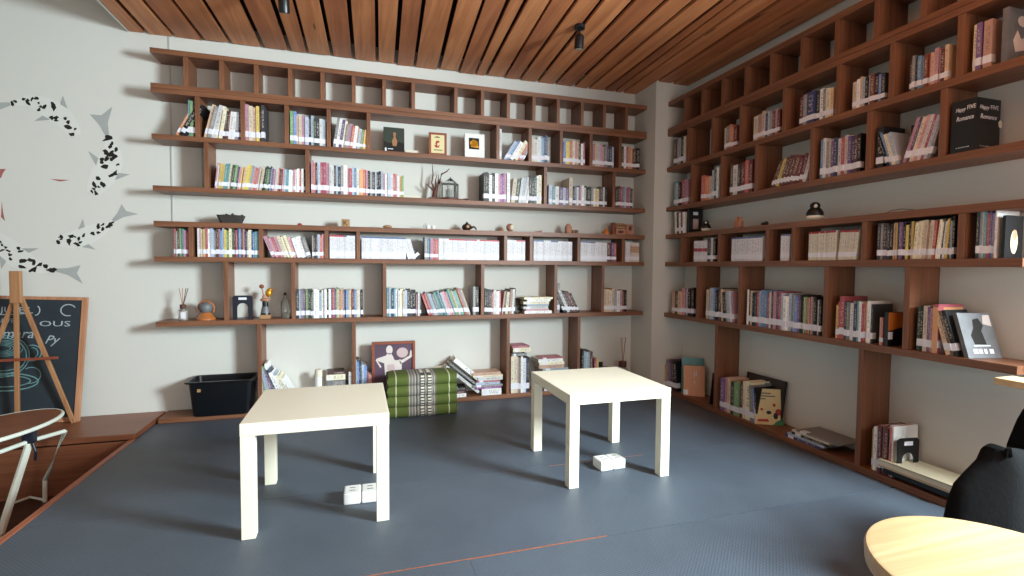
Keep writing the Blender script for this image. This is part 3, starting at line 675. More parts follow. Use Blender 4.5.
# ------------------------------------------------------------------ cream side tables
def side_table(x, y, label):
    t = thing('side_table', (x, y, 0), label, 'table', 'cream square side tables')
    h = .275
    obj('tabletop', MB().box((x-h, y-h, .40), (x+h, y+h, .45)), 'cream', t, bevel=.0025)
    for sx in (-1, 1):
        for sy in (-1, 1):
            a, b = x+sx*(h-.001), x+sx*(h-.051); c, d = y+sy*(h-.001), y+sy*(h-.051)
            obj('leg', MB().box((a, c, .0003), (b, d, .3997)), 'cream', t, bevel=.002)
side_table(-2.833, -1.623, 'cream square side table on the left, nearer the camera')
side_table(-1.454, -1.567, 'cream square side table on the right, nearer the corner column')
def outlet(x, y, rz, label):
    t = thing('power_outlet_box', (x, y, 0), label, 'power outlet', 'white twin outlets on the floor', rz)
    T = Matrix.Translation((x, y, 0)) @ Rz(rz)
    for i in (-1, 1):
        m = obj('outlet_module', MB().box((i*.0375-.036, -.045, .0003), (i*.0375+.036, .045, .052), T=T), 'white', t, bevel=.006)
        obj('socket_slot', MB().box((i*.0375-.012, -.018, .0515), (i*.0375+.014, -.012, .0526), T=T @ Matrix.Identity(4)).box((i*.0375-.012, .01, .0515), (i*.0375+.012, .016, .0526), T=T), 'grey', m)
outlet(-2.668, -1.672, -.03, 'white twin power outlet box on the mat under the left table')
outlet(-1.418, -1.655, .06, 'white twin power outlet box on the mat under the right table')
# ------------------------------------------------------------------ cushion
def cushion():
    x0, x1 = -2.487, -2.012; H = .292; yb, yf = -.26, -.495
    m = MB(); n = 40; rings = []
    prof = []
    for k in range(4):
        for j in range(6):
            a = j/6; z = (k+a)*H/4; prof.append((yf-.022*math.sin(PI*a)**.6, max(.001, z)))
    prof.append((yf, H)); prof += [(yf+.06, H+.006), ((yf+yb)/2, H+.008), (yb-.04, H+.004), (yb, H-.01), (yb+.005, H*.6), (yb, .002)]
    cy = (yf+yb)/2; cz = H/2
    for i in range(13):
        f = i/12; x = x0+(x1-x0)*f; e = 1-.05*(abs(f-.5)*2)**10; bulge = 0.003*math.sin(f*17)
        rings.append([(x+(.006*math.sin(z*90) if i in (0, 12) else 0), cy+(y-cy)*e+bulge*(1 if y < cy else 0), cz+(z-cz)*(e if z > cz else 1)) for y, z in prof])
    m.loft(rings)
    t = thing('floor_cushion', ((x0+x1)/2, cy, 0), 'green and grey striped woven floor cushion of four rolls in front of the framed picture', 'cushion')
    obj('cushion_body', m, 'thai', t, smooth=True)
    s = MB()
    for k in range(4):
        for q in range(3): s.ball((x1+.006, yf+.012+.03*q, (k+.5)*H/4), (.004, .01, .012), n=8)
    obj('end_stitching', s, 'white', t)
cushion()
# ------------------------------------------------------------------ black tub
def rring(cx, cy, w, d, r, z, n=5):
    out = []
    for sx, sy, a0 in ((1, 1, 0), (-1, 1, PI/2), (-1, -1, PI), (1, -1, 1.5*PI)):
        for k in range(n+1):
            a = a0+PI/2*k/n; out.append((cx+sx*(w/2-r)+r*math.cos(a), cy+sy*(d/2-r)+r*math.sin(a), z))
    return out
def tub():
    cx, cy, z = -3.564, -.133, z7+.0005
    t = thing('storage_tub', (cx, cy, z), 'empty black plastic tub on the left end of the bottom shelf', 'storage tub')
    R = []
    for w, d, zz in ((.33, .17, 0), (.345, .185, .01), (.38, .215, .225), (.385, .22, .235)): R.append(rring(cx, cy-.0, w, d, .03, z+zz))
    for w, d, zz in ((.37, .205, .235), (.335, .175, .012)): R.append(rring(cx, cy, w, d, .03, z+zz))
    obj('tub_body', MB().loft(R), 'black', t, smooth=True)
    obj('rim', MB().loft([rring(cx, cy, a, b, .035, z+c) for a, b, c in ((.38, .215, .228), (.42, .245, .228), (.424, .25, .234), (.42, .245, .24), (.38, .215, .24))], closed=True), 'black', t, smooth=True)
    obj('sticker', MB().box((cx-.135, cy-.1075, z+.17), (cx-.115, cy-.1, z+.19), T=None), 'tan', t)
tub()
# ------------------------------------------------------------------ small things on the shelves
z5 = BZ[4]; z4 = BZ[3]
def one(name, mb, mk, label, cat, group=None, **k): return tag(obj(name, mb, mk, **k), label, cat, group)
# driftwood tray with antlers and lantern
def driftwood():
    z = z4+.001
    t = thing('driftwood_ornament', (-2.06, -.1, z), 'dark brown driftwood branch ornament on a plank base, third tier', 'ornament')
    obj('base', MB().loft([[(-2.165+.31*f, -.165+.02*math.sin(f*9), z), (-2.165+.31*f, -.165+.02*math.sin(f*9), z+.012+.008*math.sin(f*12)**2), (-2.165+.31*f, -.06, z+.014), (-2.165+.31*f, -.06, z)] for f in [i/12 for i in range(13)]]), 'brownwood', t)
    m = MB()
    m.tube([(-2.115, -.11, z), (-2.11, -.11, z+.06), (-2.10, -.11, z+.10)], [.024, .017, .014], 10)
    for pts, r in (([(-2.11, -.11, z+.08), (-2.135, -.115, z+.13), (-2.125, -.115, z+.19), (-2.13, -.11, z+.27)], .006), ([(-2.10, -.11, z+.09), (-2.075, -.11, z+.14), (-2.06, -.12, z+.20), (-2.02, -.12, z+.222), (-2.0, -.12, z+.245)], .007),
                   ([(-2.115, -.11, z+.07), (-2.15, -.12, z+.095), (-2.18, -.12, z+.12)], .006), ([(-2.10, -.11, z+.1), (-2.105, -.1, z+.15), (-2.09, -.1, z+.20)], .005), ([(-2.085, -.11, z+.13), (-2.08, -.10, z+.2)], .004)):
        m.tube(pts, [r*(1.5-1.1*i/(len(pts)-1)) for i in range(len(pts))], 7)
    obj('branches', m, 'brownwood', t, smooth=True)
    x, y = -1.99, -.115; z += .021
    t = thing('glass_lantern', (x, y, z), 'small glass house lantern with grey edges beside the driftwood branch', 'lantern')
    n = 6; fr = MB(); gl = MB(); h = .105; r = .062
    c = [(x+r*math.cos(2*PI*k/n), y+r*math.sin(2*PI*k/n)) for k in range(n)]
    for k in range(n):
        a = c[k]; b_ = c[(k+1) % n]
        fr.tube([(*a, z), (*a, z+h)], .0025, 6); fr.tube([(*a, z+h), (x, y, z+h+.05)], .0025, 6); fr.tube([(*a, z), (*b_, z)], .0025, 6); fr.tube([(*a, z+h), (*b_, z+h)], .003, 6)
    fr.ball((x, y, z+h+.052), .005, n=8)
    obj('lantern_frame', fr, 'grey', t)
    obj('glass_panes', MB().loft([[(*q, z+.002) for q in c], [(*q, z+h) for q in c], [(x+(q[0]-x)*.1, y+(q[1]-y)*.1, z+h+.045) for q in c]]), 'glass', t)
    obj('candle', MB().lathe([(.022, 0), (.022, .06), (.0, .06)], (x, y, z+.004)), 'white', t)
driftwood()
# woven planter
R = [rring(-3.505, -.13, w, d, .02, z5+.001+q) for w, d, q in ((.125, .07, 0), (.16, .1, .048), (.165, .105, .054), (.15, .09, .054), (.12, .065, .006))]
t = thing('planter', (-3.505, -.11, z5), 'small dark woven planter on the open fourth tier', 'planter')
obj('bowl', MB().loft(R), 'basket', t)
m = MB()
for i in range(14): m.ball((-3.572+.01*i, -.13+.02*math.sin(i*3), z5+.05+.006*math.sin(i*5)), (.012, .015, .008+.004*(i % 3)), n=8)
obj('soil_tufts', m, 'darkclay', t)
one('trinket', MB().ball((-3.069, -.15, z5+.0088), (.016, .012, .0085), n=12), 'red', 'tiny dark red pebble trinket on the open fourth tier', 'trinket')
def kbox():
    t = thing('letter_block', (-2.76, -.14, z5), 'small tan wooden block with a black letter K, open fourth tier', 'letter block')
    obj('block', MB().box((-2.79, -.16, z5+.0005), (-2.733, -.11, z5+.055)), 'tan', t, bevel=.003)
    text_mesh('letter', 'K', .05, Matrix.Translation((-2.78, -.1606, z5+.011)) @ Matrix.Rotation(PI/2, 4, 'X'), 'ink', t)
kbox()
one('pebble', MB().ball((-2.466, -.14, z5+.012), (.034, .02, .0115), n=14), 'tan', 'flat brown stone on the open fourth tier, above comic volumes', 'stone', smooth=True)
t = thing('cup_set', (-2.15, -.12, z5), 'two little white glass cups side by side on the open fourth tier', 'cups')
for dx, hh in ((-.022, .03), (.02, .028)): obj('cup', MB().lathe([(.014, 0), (.019, hh), (.017, hh), (.012, .004)], (-2.145+dx, -.14, z5+.0005)), 'white', t, smooth=True)
obj('wire_handle', MB().tube([(-2.195, -.14, z5+.002), (-2.20, -.14, z5+.03), (-2.186, -.14, z5+.045), (-2.178, -.14, z5+.03)], .0018, 6), 'grey', t)
def teapot():
    x, y, z = -1.862, -.13, z5+.0005
    t = thing('teapot', (x, y, z), 'dark brown round teapot ornament on the open fourth tier', 'teapot')
    obj('body', MB().lathe([(.018, 0), (.036, .015), (.04, .03), (.03, .046), (.014, .052)], (x, y, z)), 'darkclay', t, smooth=True)
    obj('lid', MB().lathe([(.016, .052), (.012, .058), (.005, .06), (.007, .066), (.001, .07)], (x, y, z)), 'darkclay', t, smooth=True)
    obj('spout', MB().tube([(x+.03, y, z+.02), (x+.055, y, z+.032), (x+.07, y, z+.022), (x+.074, y, z+.008)], [.01, .007, .006, .006], 8), 'darkclay', t, smooth=True)
    obj('emblem', MB().lathe([(.012, 0), (.012, .003)], T=Matrix.Translation((x, y-.037, z+.03)) @ Matrix.Rotation(PI/2, 4, 'X')), 'tan', t)
teapot()
def shell():
    x, y, z = -1.548, -.13, z5+.0005
    t = thing('shell_ornament', (x, y, z), 'beige fan shell ornament beside a small clay dome, open fourth tier', 'ornament')
    obj('shell', MB().lathe([(.012, 0), (.03, .02), (.034, .04), (.026, .056), (.008, .066)], (x+.04, y, z), n=10), 'terra', t, smooth=True)
    obj('pale_face', MB().ball((x+.047, y-.028, z+.034), (.017, .01, .024), n=12), 'paper', t, smooth=True)
    one('clay_dome', MB().lathe([(.022, 0), (.02, .012), (.01, .022), (.001, .025)], (-1.579, -.13, z5+.0005)), 'tan', 'tiny clay dome just left of the beige shell ornament', 'ornament')
shell()
one('driftwood_chip', MB().loft([[(-1.325+.085*f, -.14, z5+.0005), (-1.325+.085*f, -.14, z5+.004+.016*f), (-1.325+.085*f, -.11, z5+.004+.014*f), (-1.325+.085*f, -.11, z5+.0005)] for f in (0, .3, .7, 1)]), 'rust', 'thin wedge of dark red wood on the open fourth tier', 'wood piece')
x = -1.0
t = thing('clay_figurine', (x, -.13, z5), 'pinkish clay block figurine on the open fourth tier above a divider', 'figurine')
obj('body', MB().box((x-.028, -.155, z5+.0005), (x+.022, -.11, z5+.065)), 'terra', t, bevel=.006); obj('head', MB().ball((x-.003, -.133, z5+.07), (.02, .018, .014), n=12), 'terra', t, smooth=True)
t = thing('toy_camera', (-.945, -.13, z5), 'small grey-brown toy beside the pinkish clay figurine', 'toy')
obj('body', MB().box((-.968, -.15, z5+.0005), (-.915, -.12, z5+.032)), 'tan', t, bevel=.004); obj('lens', MB().lathe([(.012, 0), (.012, .01), (.008, .01)], T=Matrix.Translation((-.942, -.15, z5+.018)) @ Matrix.Rotation(PI/2, 4, 'X')), 'darkclay', t)
one('orange_ornament', MB().lathe([(.026, 0), (.027, .015), (.017, .035), (.008, .05), (.001, .052)], (-.655, -.14, z5+.0005)), 'orange', 'little orange cone ornament left of the carved wooden blocks', 'ornament', smooth=True)
def carved():
    x0 = -.600
    t = thing('carved_blocks', (-.5, -.13, z5), 'row of carved brown wooden blocks at the right end of the open fourth tier', 'carved blocks')
    h = .105
    b_ = obj('block', MB().box((x0, -.155, z5+.0005), (x0+.025, -.11, z5+h)), 'rust', t, bevel=.004)
    b_ = obj('block', MB().box((x0+.028, -.155, z5+.0005), (x0+.125, -.11, z5+h*.5)), 'terra', t, bevel=.004)
    b_ = obj('block', MB().box((x0+.028, -.152, z5+h*.5+.001), (x0+.125, -.115, z5+h-.004)), 'tan', t, bevel=.01)
    b_ = obj('block', MB().box((x0+.128, -.155, z5+.0005), (x0+.205, -.11, z5+h-.01)), 'terra', t, bevel=.012)
    m = MB()
    for i in range(5): m.ball((x0+.04+.019*i, -.156, z5+.08), (.006, .004, .008), n=8)
    for i in range(3): m.ball((x0+.012, -.156, z5+.03+.03*i), (.008, .004, .009), n=8)
    m.ball((x0+.166, -.156, z5+.06), (.016, .004, .022), n=10); m.ball((x0+.075, -.156, z5+.028), (.03, .004, .012), n=10)
    obj('carving', m, 'brownwood', t)
carved()
# right part of the open tier
def penguin(x, y, z, s, label):
    t = thing('figurine', (x, y, z), label, 'figurine', 'black and white figurines on the right wall')
    obj('body', MB().lathe([(.02*s, 0), (.034*s, .012*s), (.034*s, .03*s), (.026*s, .045*s)], (x, y, z)), 'paper', t, smooth=True)
    obj('coat', MB().lathe([(.035*s, .022*s), (.036*s, .036*s), (.027*s, .052*s), (.016*s, .062*s)], (x, y, z)), 'black', t, smooth=True)
    obj('head', MB().ball((x, y, z+.068*s), (.022*s, .022*s, .018*s)), 'black', t, smooth=True)
    obj('eye_patch', MB().ball((x-.012*s, y-.014*s, z+.066*s), (.008*s, .008*s, .009*s), n=10), 'paper', t)
penguin(-.15, -.775, z5+.0005, 1.0, 'small black and white figurine beside the black face-out book')
penguin(-.15, -1.72, z5+.0005, 1.25, 'black and white owl-like kettle figurine standing alone on the right wall open tier')
x, y = -.15, -1.118
t = thing('terracotta_vase', (x, y, z5), 'small terracotta double vase on the right wall open tier', 'vase')
obj('vase_body', MB().box((x-.02, y-.03, z5+.0005), (x+.02, y+.03, z5+.055)), 'terra', t, bevel=.012)
obj('vase_neck', MB().lathe([(.013, .05), (.011, .07), (.014, .08), (.009, .08)], (x, y+.015, z5)).lathe([(.013, .05), (.011, .07), (.014, .078), (.009, .078)], (x, y-.014, z5)), 'terra', t, smooth=True)
one('black_trinket', MB().ball((-.15, -1.35, z5+.0125), (.016, .03, .0122), n=14).ball((-.152, -1.365, z5+.022), (.009, .009, .007), n=10), 'black', 'small black trinket above the blue-topped comics on the right wall', 'trinket', smooth=True)
one('cable', MB().tube([(-.12, -2.10, z5+.003), (-.12, -2.13, z5+.016), (-.11, -2.18, z5+.02), (-.1, -2.22, z5+.012), (-.1, -2.26, z5+.003)], .0022, 6), 'grey', 'thin grey looped cable lying on the right wall open tier', 'cable')
# black face-out book beside the first books of the right open tier
Tm = None
t = thing('book', (-.12, -.62, z5), 'black book with small framed figure cover, near the column, right wall open tier', 'book')
yy = -0.603
obj('cover', MB().box((-.185, yy-.012, z5+.0005), (-.055, yy+.012, z5+.19)), 'black', t, bevel=.001)
obj('cover_art', MB().box((-.145, yy-.0128, z5+.03), (-.095, yy-.0122, z5+.11)), 'pinkp', t)
obj('title_mark', MB().box((-.145, yy-.0128, z5+.14), (-.10, yy-.0122, z5+.165)), 'tag', t)
# left compartment: diffuser, copper dome, bookend, figurine, bottle
def diffuser(x, y, z, label, cap, s=1):
    t = thing('reed_diffuser', (x, y, z), label, 'reed diffuser')
    obj('bottle', MB().lathe([(.024*s, 0), (.026*s, .005), (.026*s, .065*s), (.014*s, .078*s), (.012*s, .085*s)], (x, y, z)), 'glass', t, smooth=True)
    obj('bottle_label', MB().box((x-.006, y-.0275*s, z+.012), (x+.022*s, y-.018*s, z+.055*s)), 'tag', t)
    obj('cap', MB().lathe([(.018*s, .08*s), (.018*s, .105*s), (.006, .107*s)], (x, y, z), n=16), cap, t)
    for i, (dx, dy) in enumerate(((-.02, 0), (-.004, .01), (.022, -.005), (.03, .01))):
        obj('reed', MB().tube([(x+dx*.1, y+dy*.1, z+.1*s), (x+dx, y+dy, z+.215*s)], .0022, 6), 'brownwood' if i > 1 else 'terra', t)
diffuser(-3.806, -.12, z6+.0005, 'reed diffuser bottle with brown cap at the left end of the sixth tier', 'brownwood')
def dome():
    x, y, z = -3.667, -.13, z6+.0005
    t = thing('globe_ornament', (x, y, z), 'copper coloured glass globe ornament on a flared base, sixth tier left', 'ornament')
    obj('base', MB().lathe([(.06, 0), (.06, .012), (.045, .03), (.034, .045), (.03, .05)], (x, y, z)), 'amber', t, smooth=True)
    obj('globe', MB().ball((x, y, z+.083), .042, n=24), 'silver', t, smooth=True)
    obj('arch', MB().tube([(x+.05*math.cos(a), y, z+.075+.052*math.sin(a)) for a in [PI*(k/16*1.3-.15) for k in range(17)]], .007, 8), 'amber', t, smooth=True)
    for s in (-1, 1): obj('knob', MB().ball((x+s*.06, y, z+.083), (.008, .008, .01), n=10), 'silver', t)
dome()
def bookend(x, y, z, w, h, rz, label, mk='navy'):
    T = Matrix.Translation((x, y, z)) @ Rz(rz)
    out = [(-w/2, 0), (w/2, 0), (w/2, h-.012), (w/2-.012, h), (-w/2+.012, h), (-w/2, h-.012)]
    a = w*.27; hh = h*.48
    inner = [(a, 0)]+[(a*math.cos(q), hh+a*math.sin(q)) for q in [PI*k/12 for k in range(13)]]+[(-a, 0)]
    pts = [(w/2, 0), (w/2, h-.012), (w/2-.012, h), (-w/2+.012, h), (-w/2, h-.012), (-w/2, 0)]+list(reversed(inner))
    t = thing('bookend', (x, y, z), label, 'bookend', 'metal bookends', rz)
    obj('plate', MB().prism(pts, 'Y', 0, .004, T=T), mk, t)
    obj('foot', MB().box((-a*.95, .004, 0), (a*.95, .09, .002), T=T), mk, t)
    obj('maker_label', MB().box((-w*.2, -.0008, h*.82), (w*.2, -.0001, h*.92), T=T), 'tag', t)
bookend(-3.435, -.17, z6+.0005, .125, .165, 0, 'dark blue metal bookend with arched opening and white label, sixth tier')
bookend(-.125, -2.262, z7+.0005, .12, .20, -.15, 'dark metal bookend closing the books at the right end of the bottom shelf', 'black')
def birdfig():
    x, y, z = -3.30, -.13, z6+.0005
    t = thing('statuette', (x, y, z), 'gold bird statuette on a black and white pedestal, sixth tier', 'statuette')
    obj('plinth', MB().box((x-.032, y-.03, z), (x+.034, y+.03, z+.028)), 'tan', t, bevel=.002)
    obj('pedestal_foot', MB().lathe([(.032, .028), (.031, .04)], (x, y, z), n=20), 'black', t); obj('pedestal_neck', MB().lathe([(.02, .085), (.02, .12)], (x, y, z), n=20), 'black', t)
    obj('pale_band', MB().lathe([(.031, .04), (.022, .085)], (x, y, z), n=20), 'silver', t, smooth=True)
    obj('base_figure', MB().ball((x, y, z+.132), (.034, .02, .014)).ball((x-.008, y, z+.15), (.012, .012, .02)), 'terra', t, smooth=True)
    obj('bird', MB().ball((x+.022, y, z+.178), (.022, .018, .03)).ball((x+.03, y, z+.2), (.015, .014, .014)).lathe([(.005, 0), (.0005, .03)], T=Matrix.Translation((x+.042, y, z+.2)) @ Matrix.Rotation(PI/2, 4, 'Y'), n=8), 'gold', t, smooth=True)
    obj('stem', MB().tube([(x-.008, y, z+.15), (x-.02, y, z+.21)], .004, 6), 'terra', t)
    obj('bud', MB().ball((x-.022, y, z+.225), (.016, .014, .015)), 'rust', t, smooth=True)
birdfig()
def bottle():
    x, y, z = -3.174, -.12, z6+.0005
    t = thing('glass_bottle', (x, y, z), 'clear glass bottle with dark stopper beside the gold statuette', 'bottle')
    obj('glass', MB().lathe([(.024, 0), (.027, .006), (.027, .115), (.01, .14), (.009, .165), (.011, .166)], (x, y, z)), 'glass', t, smooth=True)
    obj('stopper', MB().lathe([(.008, .16), (.009, .178), (.004, .182)], (x, y, z), n=14), 'black', t)
bottle()
# dark round plate leaning in the sixth tier
one('round_plate', MB().lathe([(.06, -.004), (.062, 0), (.05, .005), (.0, .003)], T=Matrix.Translation((-1.435, -.10, z6+.062)) @ Matrix.Rotation(.25, 4, 'Y') @ Matrix.Rotation(1.25, 4, 'X')), 'darkclay', 'dark brown round plate leaning left of the horizontal book pile', 'plate', smooth=True)
# bottom tier odds
x = -2.955
t = thing('white_canister', (x, -.13, z7), 'small white canister half hidden behind the left table', 'canister')
obj('canister_body', MB().lathe([(.024, 0), (.024, .2), (.022, .21)], (x, -.13, z7+.0005)), 'white', t, smooth=True); obj('lid', MB().lathe([(.026, .211), (.026, .255), (.02, .262)], (x, -.13, z7+.0005)), 'paper', t, smooth=True)
diffuser(-.47, -.13, z7+.0005, 'clear bottle with brown stopper in the corner beside the column', 'brownwood', 1.9)
t = thing('black_holder', (-.655, -.12, z7), 'small black desk holder right of the small upright books, bottom tier', 'holder')
obj('holder_body', MB().loft([rring(-.655, -.13, .075, .06, .01, z7+.0005+q) for q in (0, .16)]), 'black', t); obj('holder_back', MB().box((-.69, -.105, z7+.161), (-.65, -.1, z7+.2)), 'black', t)
# low white card left of the fifth tier
one('card_box', MB().box((-3.84, -.17, BZ[5]+.0005), (-3.775, -.06, BZ[5]+.065)), 'paper', 'low cream card box at the left end of the fifth tier', 'box', bevel=.002)
one('card_box', MB().box((-2.33, -.05, BZ[2]+.0005), (-2.20, -.02, BZ[2]+.052)), 'paper', 'low cream card box on the second tier behind the small framed card', 'box', bevel=.002)
one('card_box', MB().box((-2.36, -.06, BZ[3]+.0005), (-2.21, -.03, BZ[3]+.035)), 'paper', 'low cream card box on the third tier left of the driftwood branch', 'box', bevel=.002)

# ------------------------------------------------------------------ right wall special books
def slab(name, loc, dims, rot, matk, label, cat, art=(), group=None):
    """dims (w, t, h): a book whose wide cover faces local -Y"""
    T = Matrix.Translation(loc) @ Euler(rot).to_matrix().to_4x4(); w, t_, h = dims
    o = bpy.data.objects.new(name, None); COL.objects.link(o); o.matrix_basis = T; tag(o, label, cat, group)
    obj('cover', MB().box((0, 0, 0), (w, t_*.1, h), T=T).box((0, t_*.9, 0), (w, t_, h), T=T).box((0, t_*.1, 0), (.002, t_*.9, h), T=T), matk, o)
    obj('page_block', MB().box((.0025, t_*.12, .003), (w-.003, t_*.88, h-.003), T=T), 'paper', o)
    for i, (nm, mk, polys) in enumerate(art):
        m = MB()
        for pg in polys: m.prism([(u*w, v*h) for u, v in pg], 'Y', -.0008-.0005*i, -.0001, T=T)
        obj(nm, m, mk, o)
    return o
# right wall special, inserted at @@RSPECIAL@@
# cream/dots cover book, bottom tier second compartment
slab('book', (-.195, -1.365, z7+.001), (.17, .03, .23), (-.22, 0, -.5), 'yellowp', 'cream book with red and green spotted cover, leaning, right wall bottom tier', 'book',
     [('cover_spots', 'red', [ell(.25, .42, .05, .035), ell(.7, .55, .05, .05), ell(.85, .36, .12, .09), [(.08, .08), (.5, .08), (.46, .16), (.1, .14)]]), ('green_patch', 'greenp', [[(.62, .0), (1, 0), (1, .18), (.8, .12)]]), ('dark_spots', 'navy', [ell(.5, .34, .09, .05), ell(.74, .25, .08, .09)]), ('title_lines', 'grey', [rc(.1, .86, .6, .89), rc(.1, .78, .75, .81), rc(.1, .7, .4, .73)])])
slab('book', (-.15, -1.30, z7+.001), (.15, .02, .25), (-.10, 0, -.35), 'bk_t', 'teal book cover showing behind the cream spotted book', 'book')
t = thing('picture_frame', (-.05, -1.15, z7), 'black edged frame leaning on the right wall behind the bottom books', 'picture frame')
T = Matrix.Translation((-.06, -1.10, z7+.001)) @ Rz(-PI/2) @ Matrix.Rotation(-.12, 4, 'X')
obj('panel', MB().box((0, .004, .004), (.33, .01, .28), T=T), 'darkclay', t); m_ = MB()
for a, b_ in (((0, 0), (.012, .285)), ((.325, 0), (.337, .285)), ((0, .273), (.337, .285)), ((0, 0), (.337, .012))): m_.box((a[0], 0, a[1]), (b_[0], .012, b_[1]), T=T)
obj('frame', m_, 'black', t)
slab('book', (-.175, -.56, z7+.001), (.17, .022, .29), (-.10, 0, -.5), 'bk_t', 'tall teal book cover behind the orange book, right wall bottom tier', 'book')
slab('book', (-.198, -.615, z7+.001), (.16, .03, .24), (-.12, 0, -.55), 'bk_o', 'orange-brown book cover leaning in front of the tall teal book, bottom tier', 'book',
     [('cover_lettering', 'paleprint', [rc(.5, .62, .54, .8), rc(.58, .66, .62, .84), rc(.5, .42, .55, .5)]), ('corner_tag', 'tag', [rc(0, .04, .22, .2)])])
slab('book', (-.165, -.885, z7+.001), (.15, .012, .25), (.22, 0, -.35), 'black', 'black thin book leaning against the first divider of the right wall bottom tier', 'book')
# sixth tier: orange sunset cover, tall pink cover, silver portrait cover
slab('book', (-.19, -2.19, BZ[6]+.001), (.14, .02, .165), (0, 0, -.06), 'black', 'book with orange and black cover before a divider, right wall sixth tier', 'book', [('orange_cover_top', 'orange', [[(0, .45), (1, .62), (1, 1), (0, 1)]]), ('corner_tag', 'tag', [rc(-.0, .2, .2, .42)])])
slab('book', (-.19, -2.405, BZ[6]+.001), (.15, .02, .208), (0, 0, -.06), 'bk_o', 'tall salmon and orange book cover behind leaning books, right wall sixth tier', 'book', [('pink_fade', 'pinkp', [rc(0, 0, 1, .5)])])
slab('book', (-.187, -2.53, BZ[6]+.001), (.15, .02, .20), (-.34, 0, -.25), 'silver', 'grey silver portrait cover book leaning at the right end of the sixth tier', 'book',
     [('dark_figure', 'ink', [[(.3, .3), (.65, .3), (.6, .6), (.7, .72), (.6, .88), (.42, .85), (.38, .66), (.25, .5)]]), ('title_letters', 'tag', [rc(.2, .1, .32, .2), rc(.36, .1, .46, .2), rc(.52, .1, .6, .2), rc(.68, .1, .8, .2), rc(.25, .26, .75, .285)]), ('pale_sky', 'paleprint', [[(.7, .75), (.95, .7), (.95, .95), (.75, .95)]])])
# fifth tier end: black bookend box with pale oval
slab('book_box', (-.19, -2.635, BZ[5]+.001), (.11, .010, .172), (0, 0, 0), 'black', 'black box with pale oval figure closing the fifth tier at the right edge', 'book box', [('oval_picture', 'yellowp', [ell(.5, .38, .2, .28)]), ('oval_detail', 'terra', [ell(.52, .55, .13, .12)])])
# second tier end: big pale green cover
slab('book', (-.19, -2.612, BZ[2]+.001), (.16, .02, .215), (0, 0, 0), 'silver', 'large pale book with green and white cover at the top right edge', 'book', [('cover_wash', 'paleprint', [[(.3, .2), (.9, .3), (.8, .55), (.5, .45), (.35, .6), (.2, .4)], ell(.55, .78, .2, .1)])])
# third tier: black box behind leaning books
one('black_case', MB().box((-.12, -2.27, BZ[3]+.0005), (-.03, -2.21, BZ[3]+.19)), 'black', 'plain black case behind the pink leaning books, right wall third tier', 'case', bevel=.002)
# bottom right: cream box file lying down with dark folders under it
t = thing('box_file', (-.13, -2.38, z7), 'long cream box lying flat at the right end of the bottom shelf', 'box file')
T = Matrix.Translation((-.205, -2.175, z7+.04)) @ Rz(-PI/2-.0)
obj('box_shell', MB().box((0, 0, 0), (.33, .17, .008), T=T).box((0, 0, .030), (.33, .17, .038), T=T).box((0, .165, .008), (.33, .17, .03), T=T), 'boxcream', t, bevel=.001)
obj('paper_stack', MB().box((.004, .004, .0085), (.326, .164, .0295), T=T), 'paper', t)
one('folder', MB().box((.02, .01, -.028), (.33, .165, -.002), T=T), 'black', 'black folder lying under the long cream box on the bottom shelf', 'folder', bevel=.002)

# ------------------------------------------------------------------ track spots
def spot(x, y, label, aim):
    t = thing('ceiling_spotlight', (x, y, CEIL), label, 'spotlight', 'black spotlights on the plank ceiling')
    obj('mount', MB().lathe([(.034, 0), (.034, -.022), (.012, -.03)], (x, y, CEIL-.0005)), 'black', t, smooth=True)
    obj('stem', MB().tube([(x, y, CEIL-.025), (x, y, CEIL-.06)], .007, 8), 'black', t)
    T = Matrix.Translation((x, y, CEIL-.058)) @ Matrix.Rotation(aim, 4, 'X')
    obj('lamp_head', MB().lathe([(.022, .0), (.029, -.012), (.029, -.085), (.025, -.088)], T=T), 'black', t, smooth=True)
    obj('lens', MB().lathe([(.024, -.0885), (.02, -.0895)], T=T), 'bulb', t)
spot(-1.325, -1.01, 'black ceiling spotlight hanging near the right end of the back shelf', .12)
spot(-3.06, -.93, 'black ceiling spotlight at the top edge above the left part of the shelf', .4)
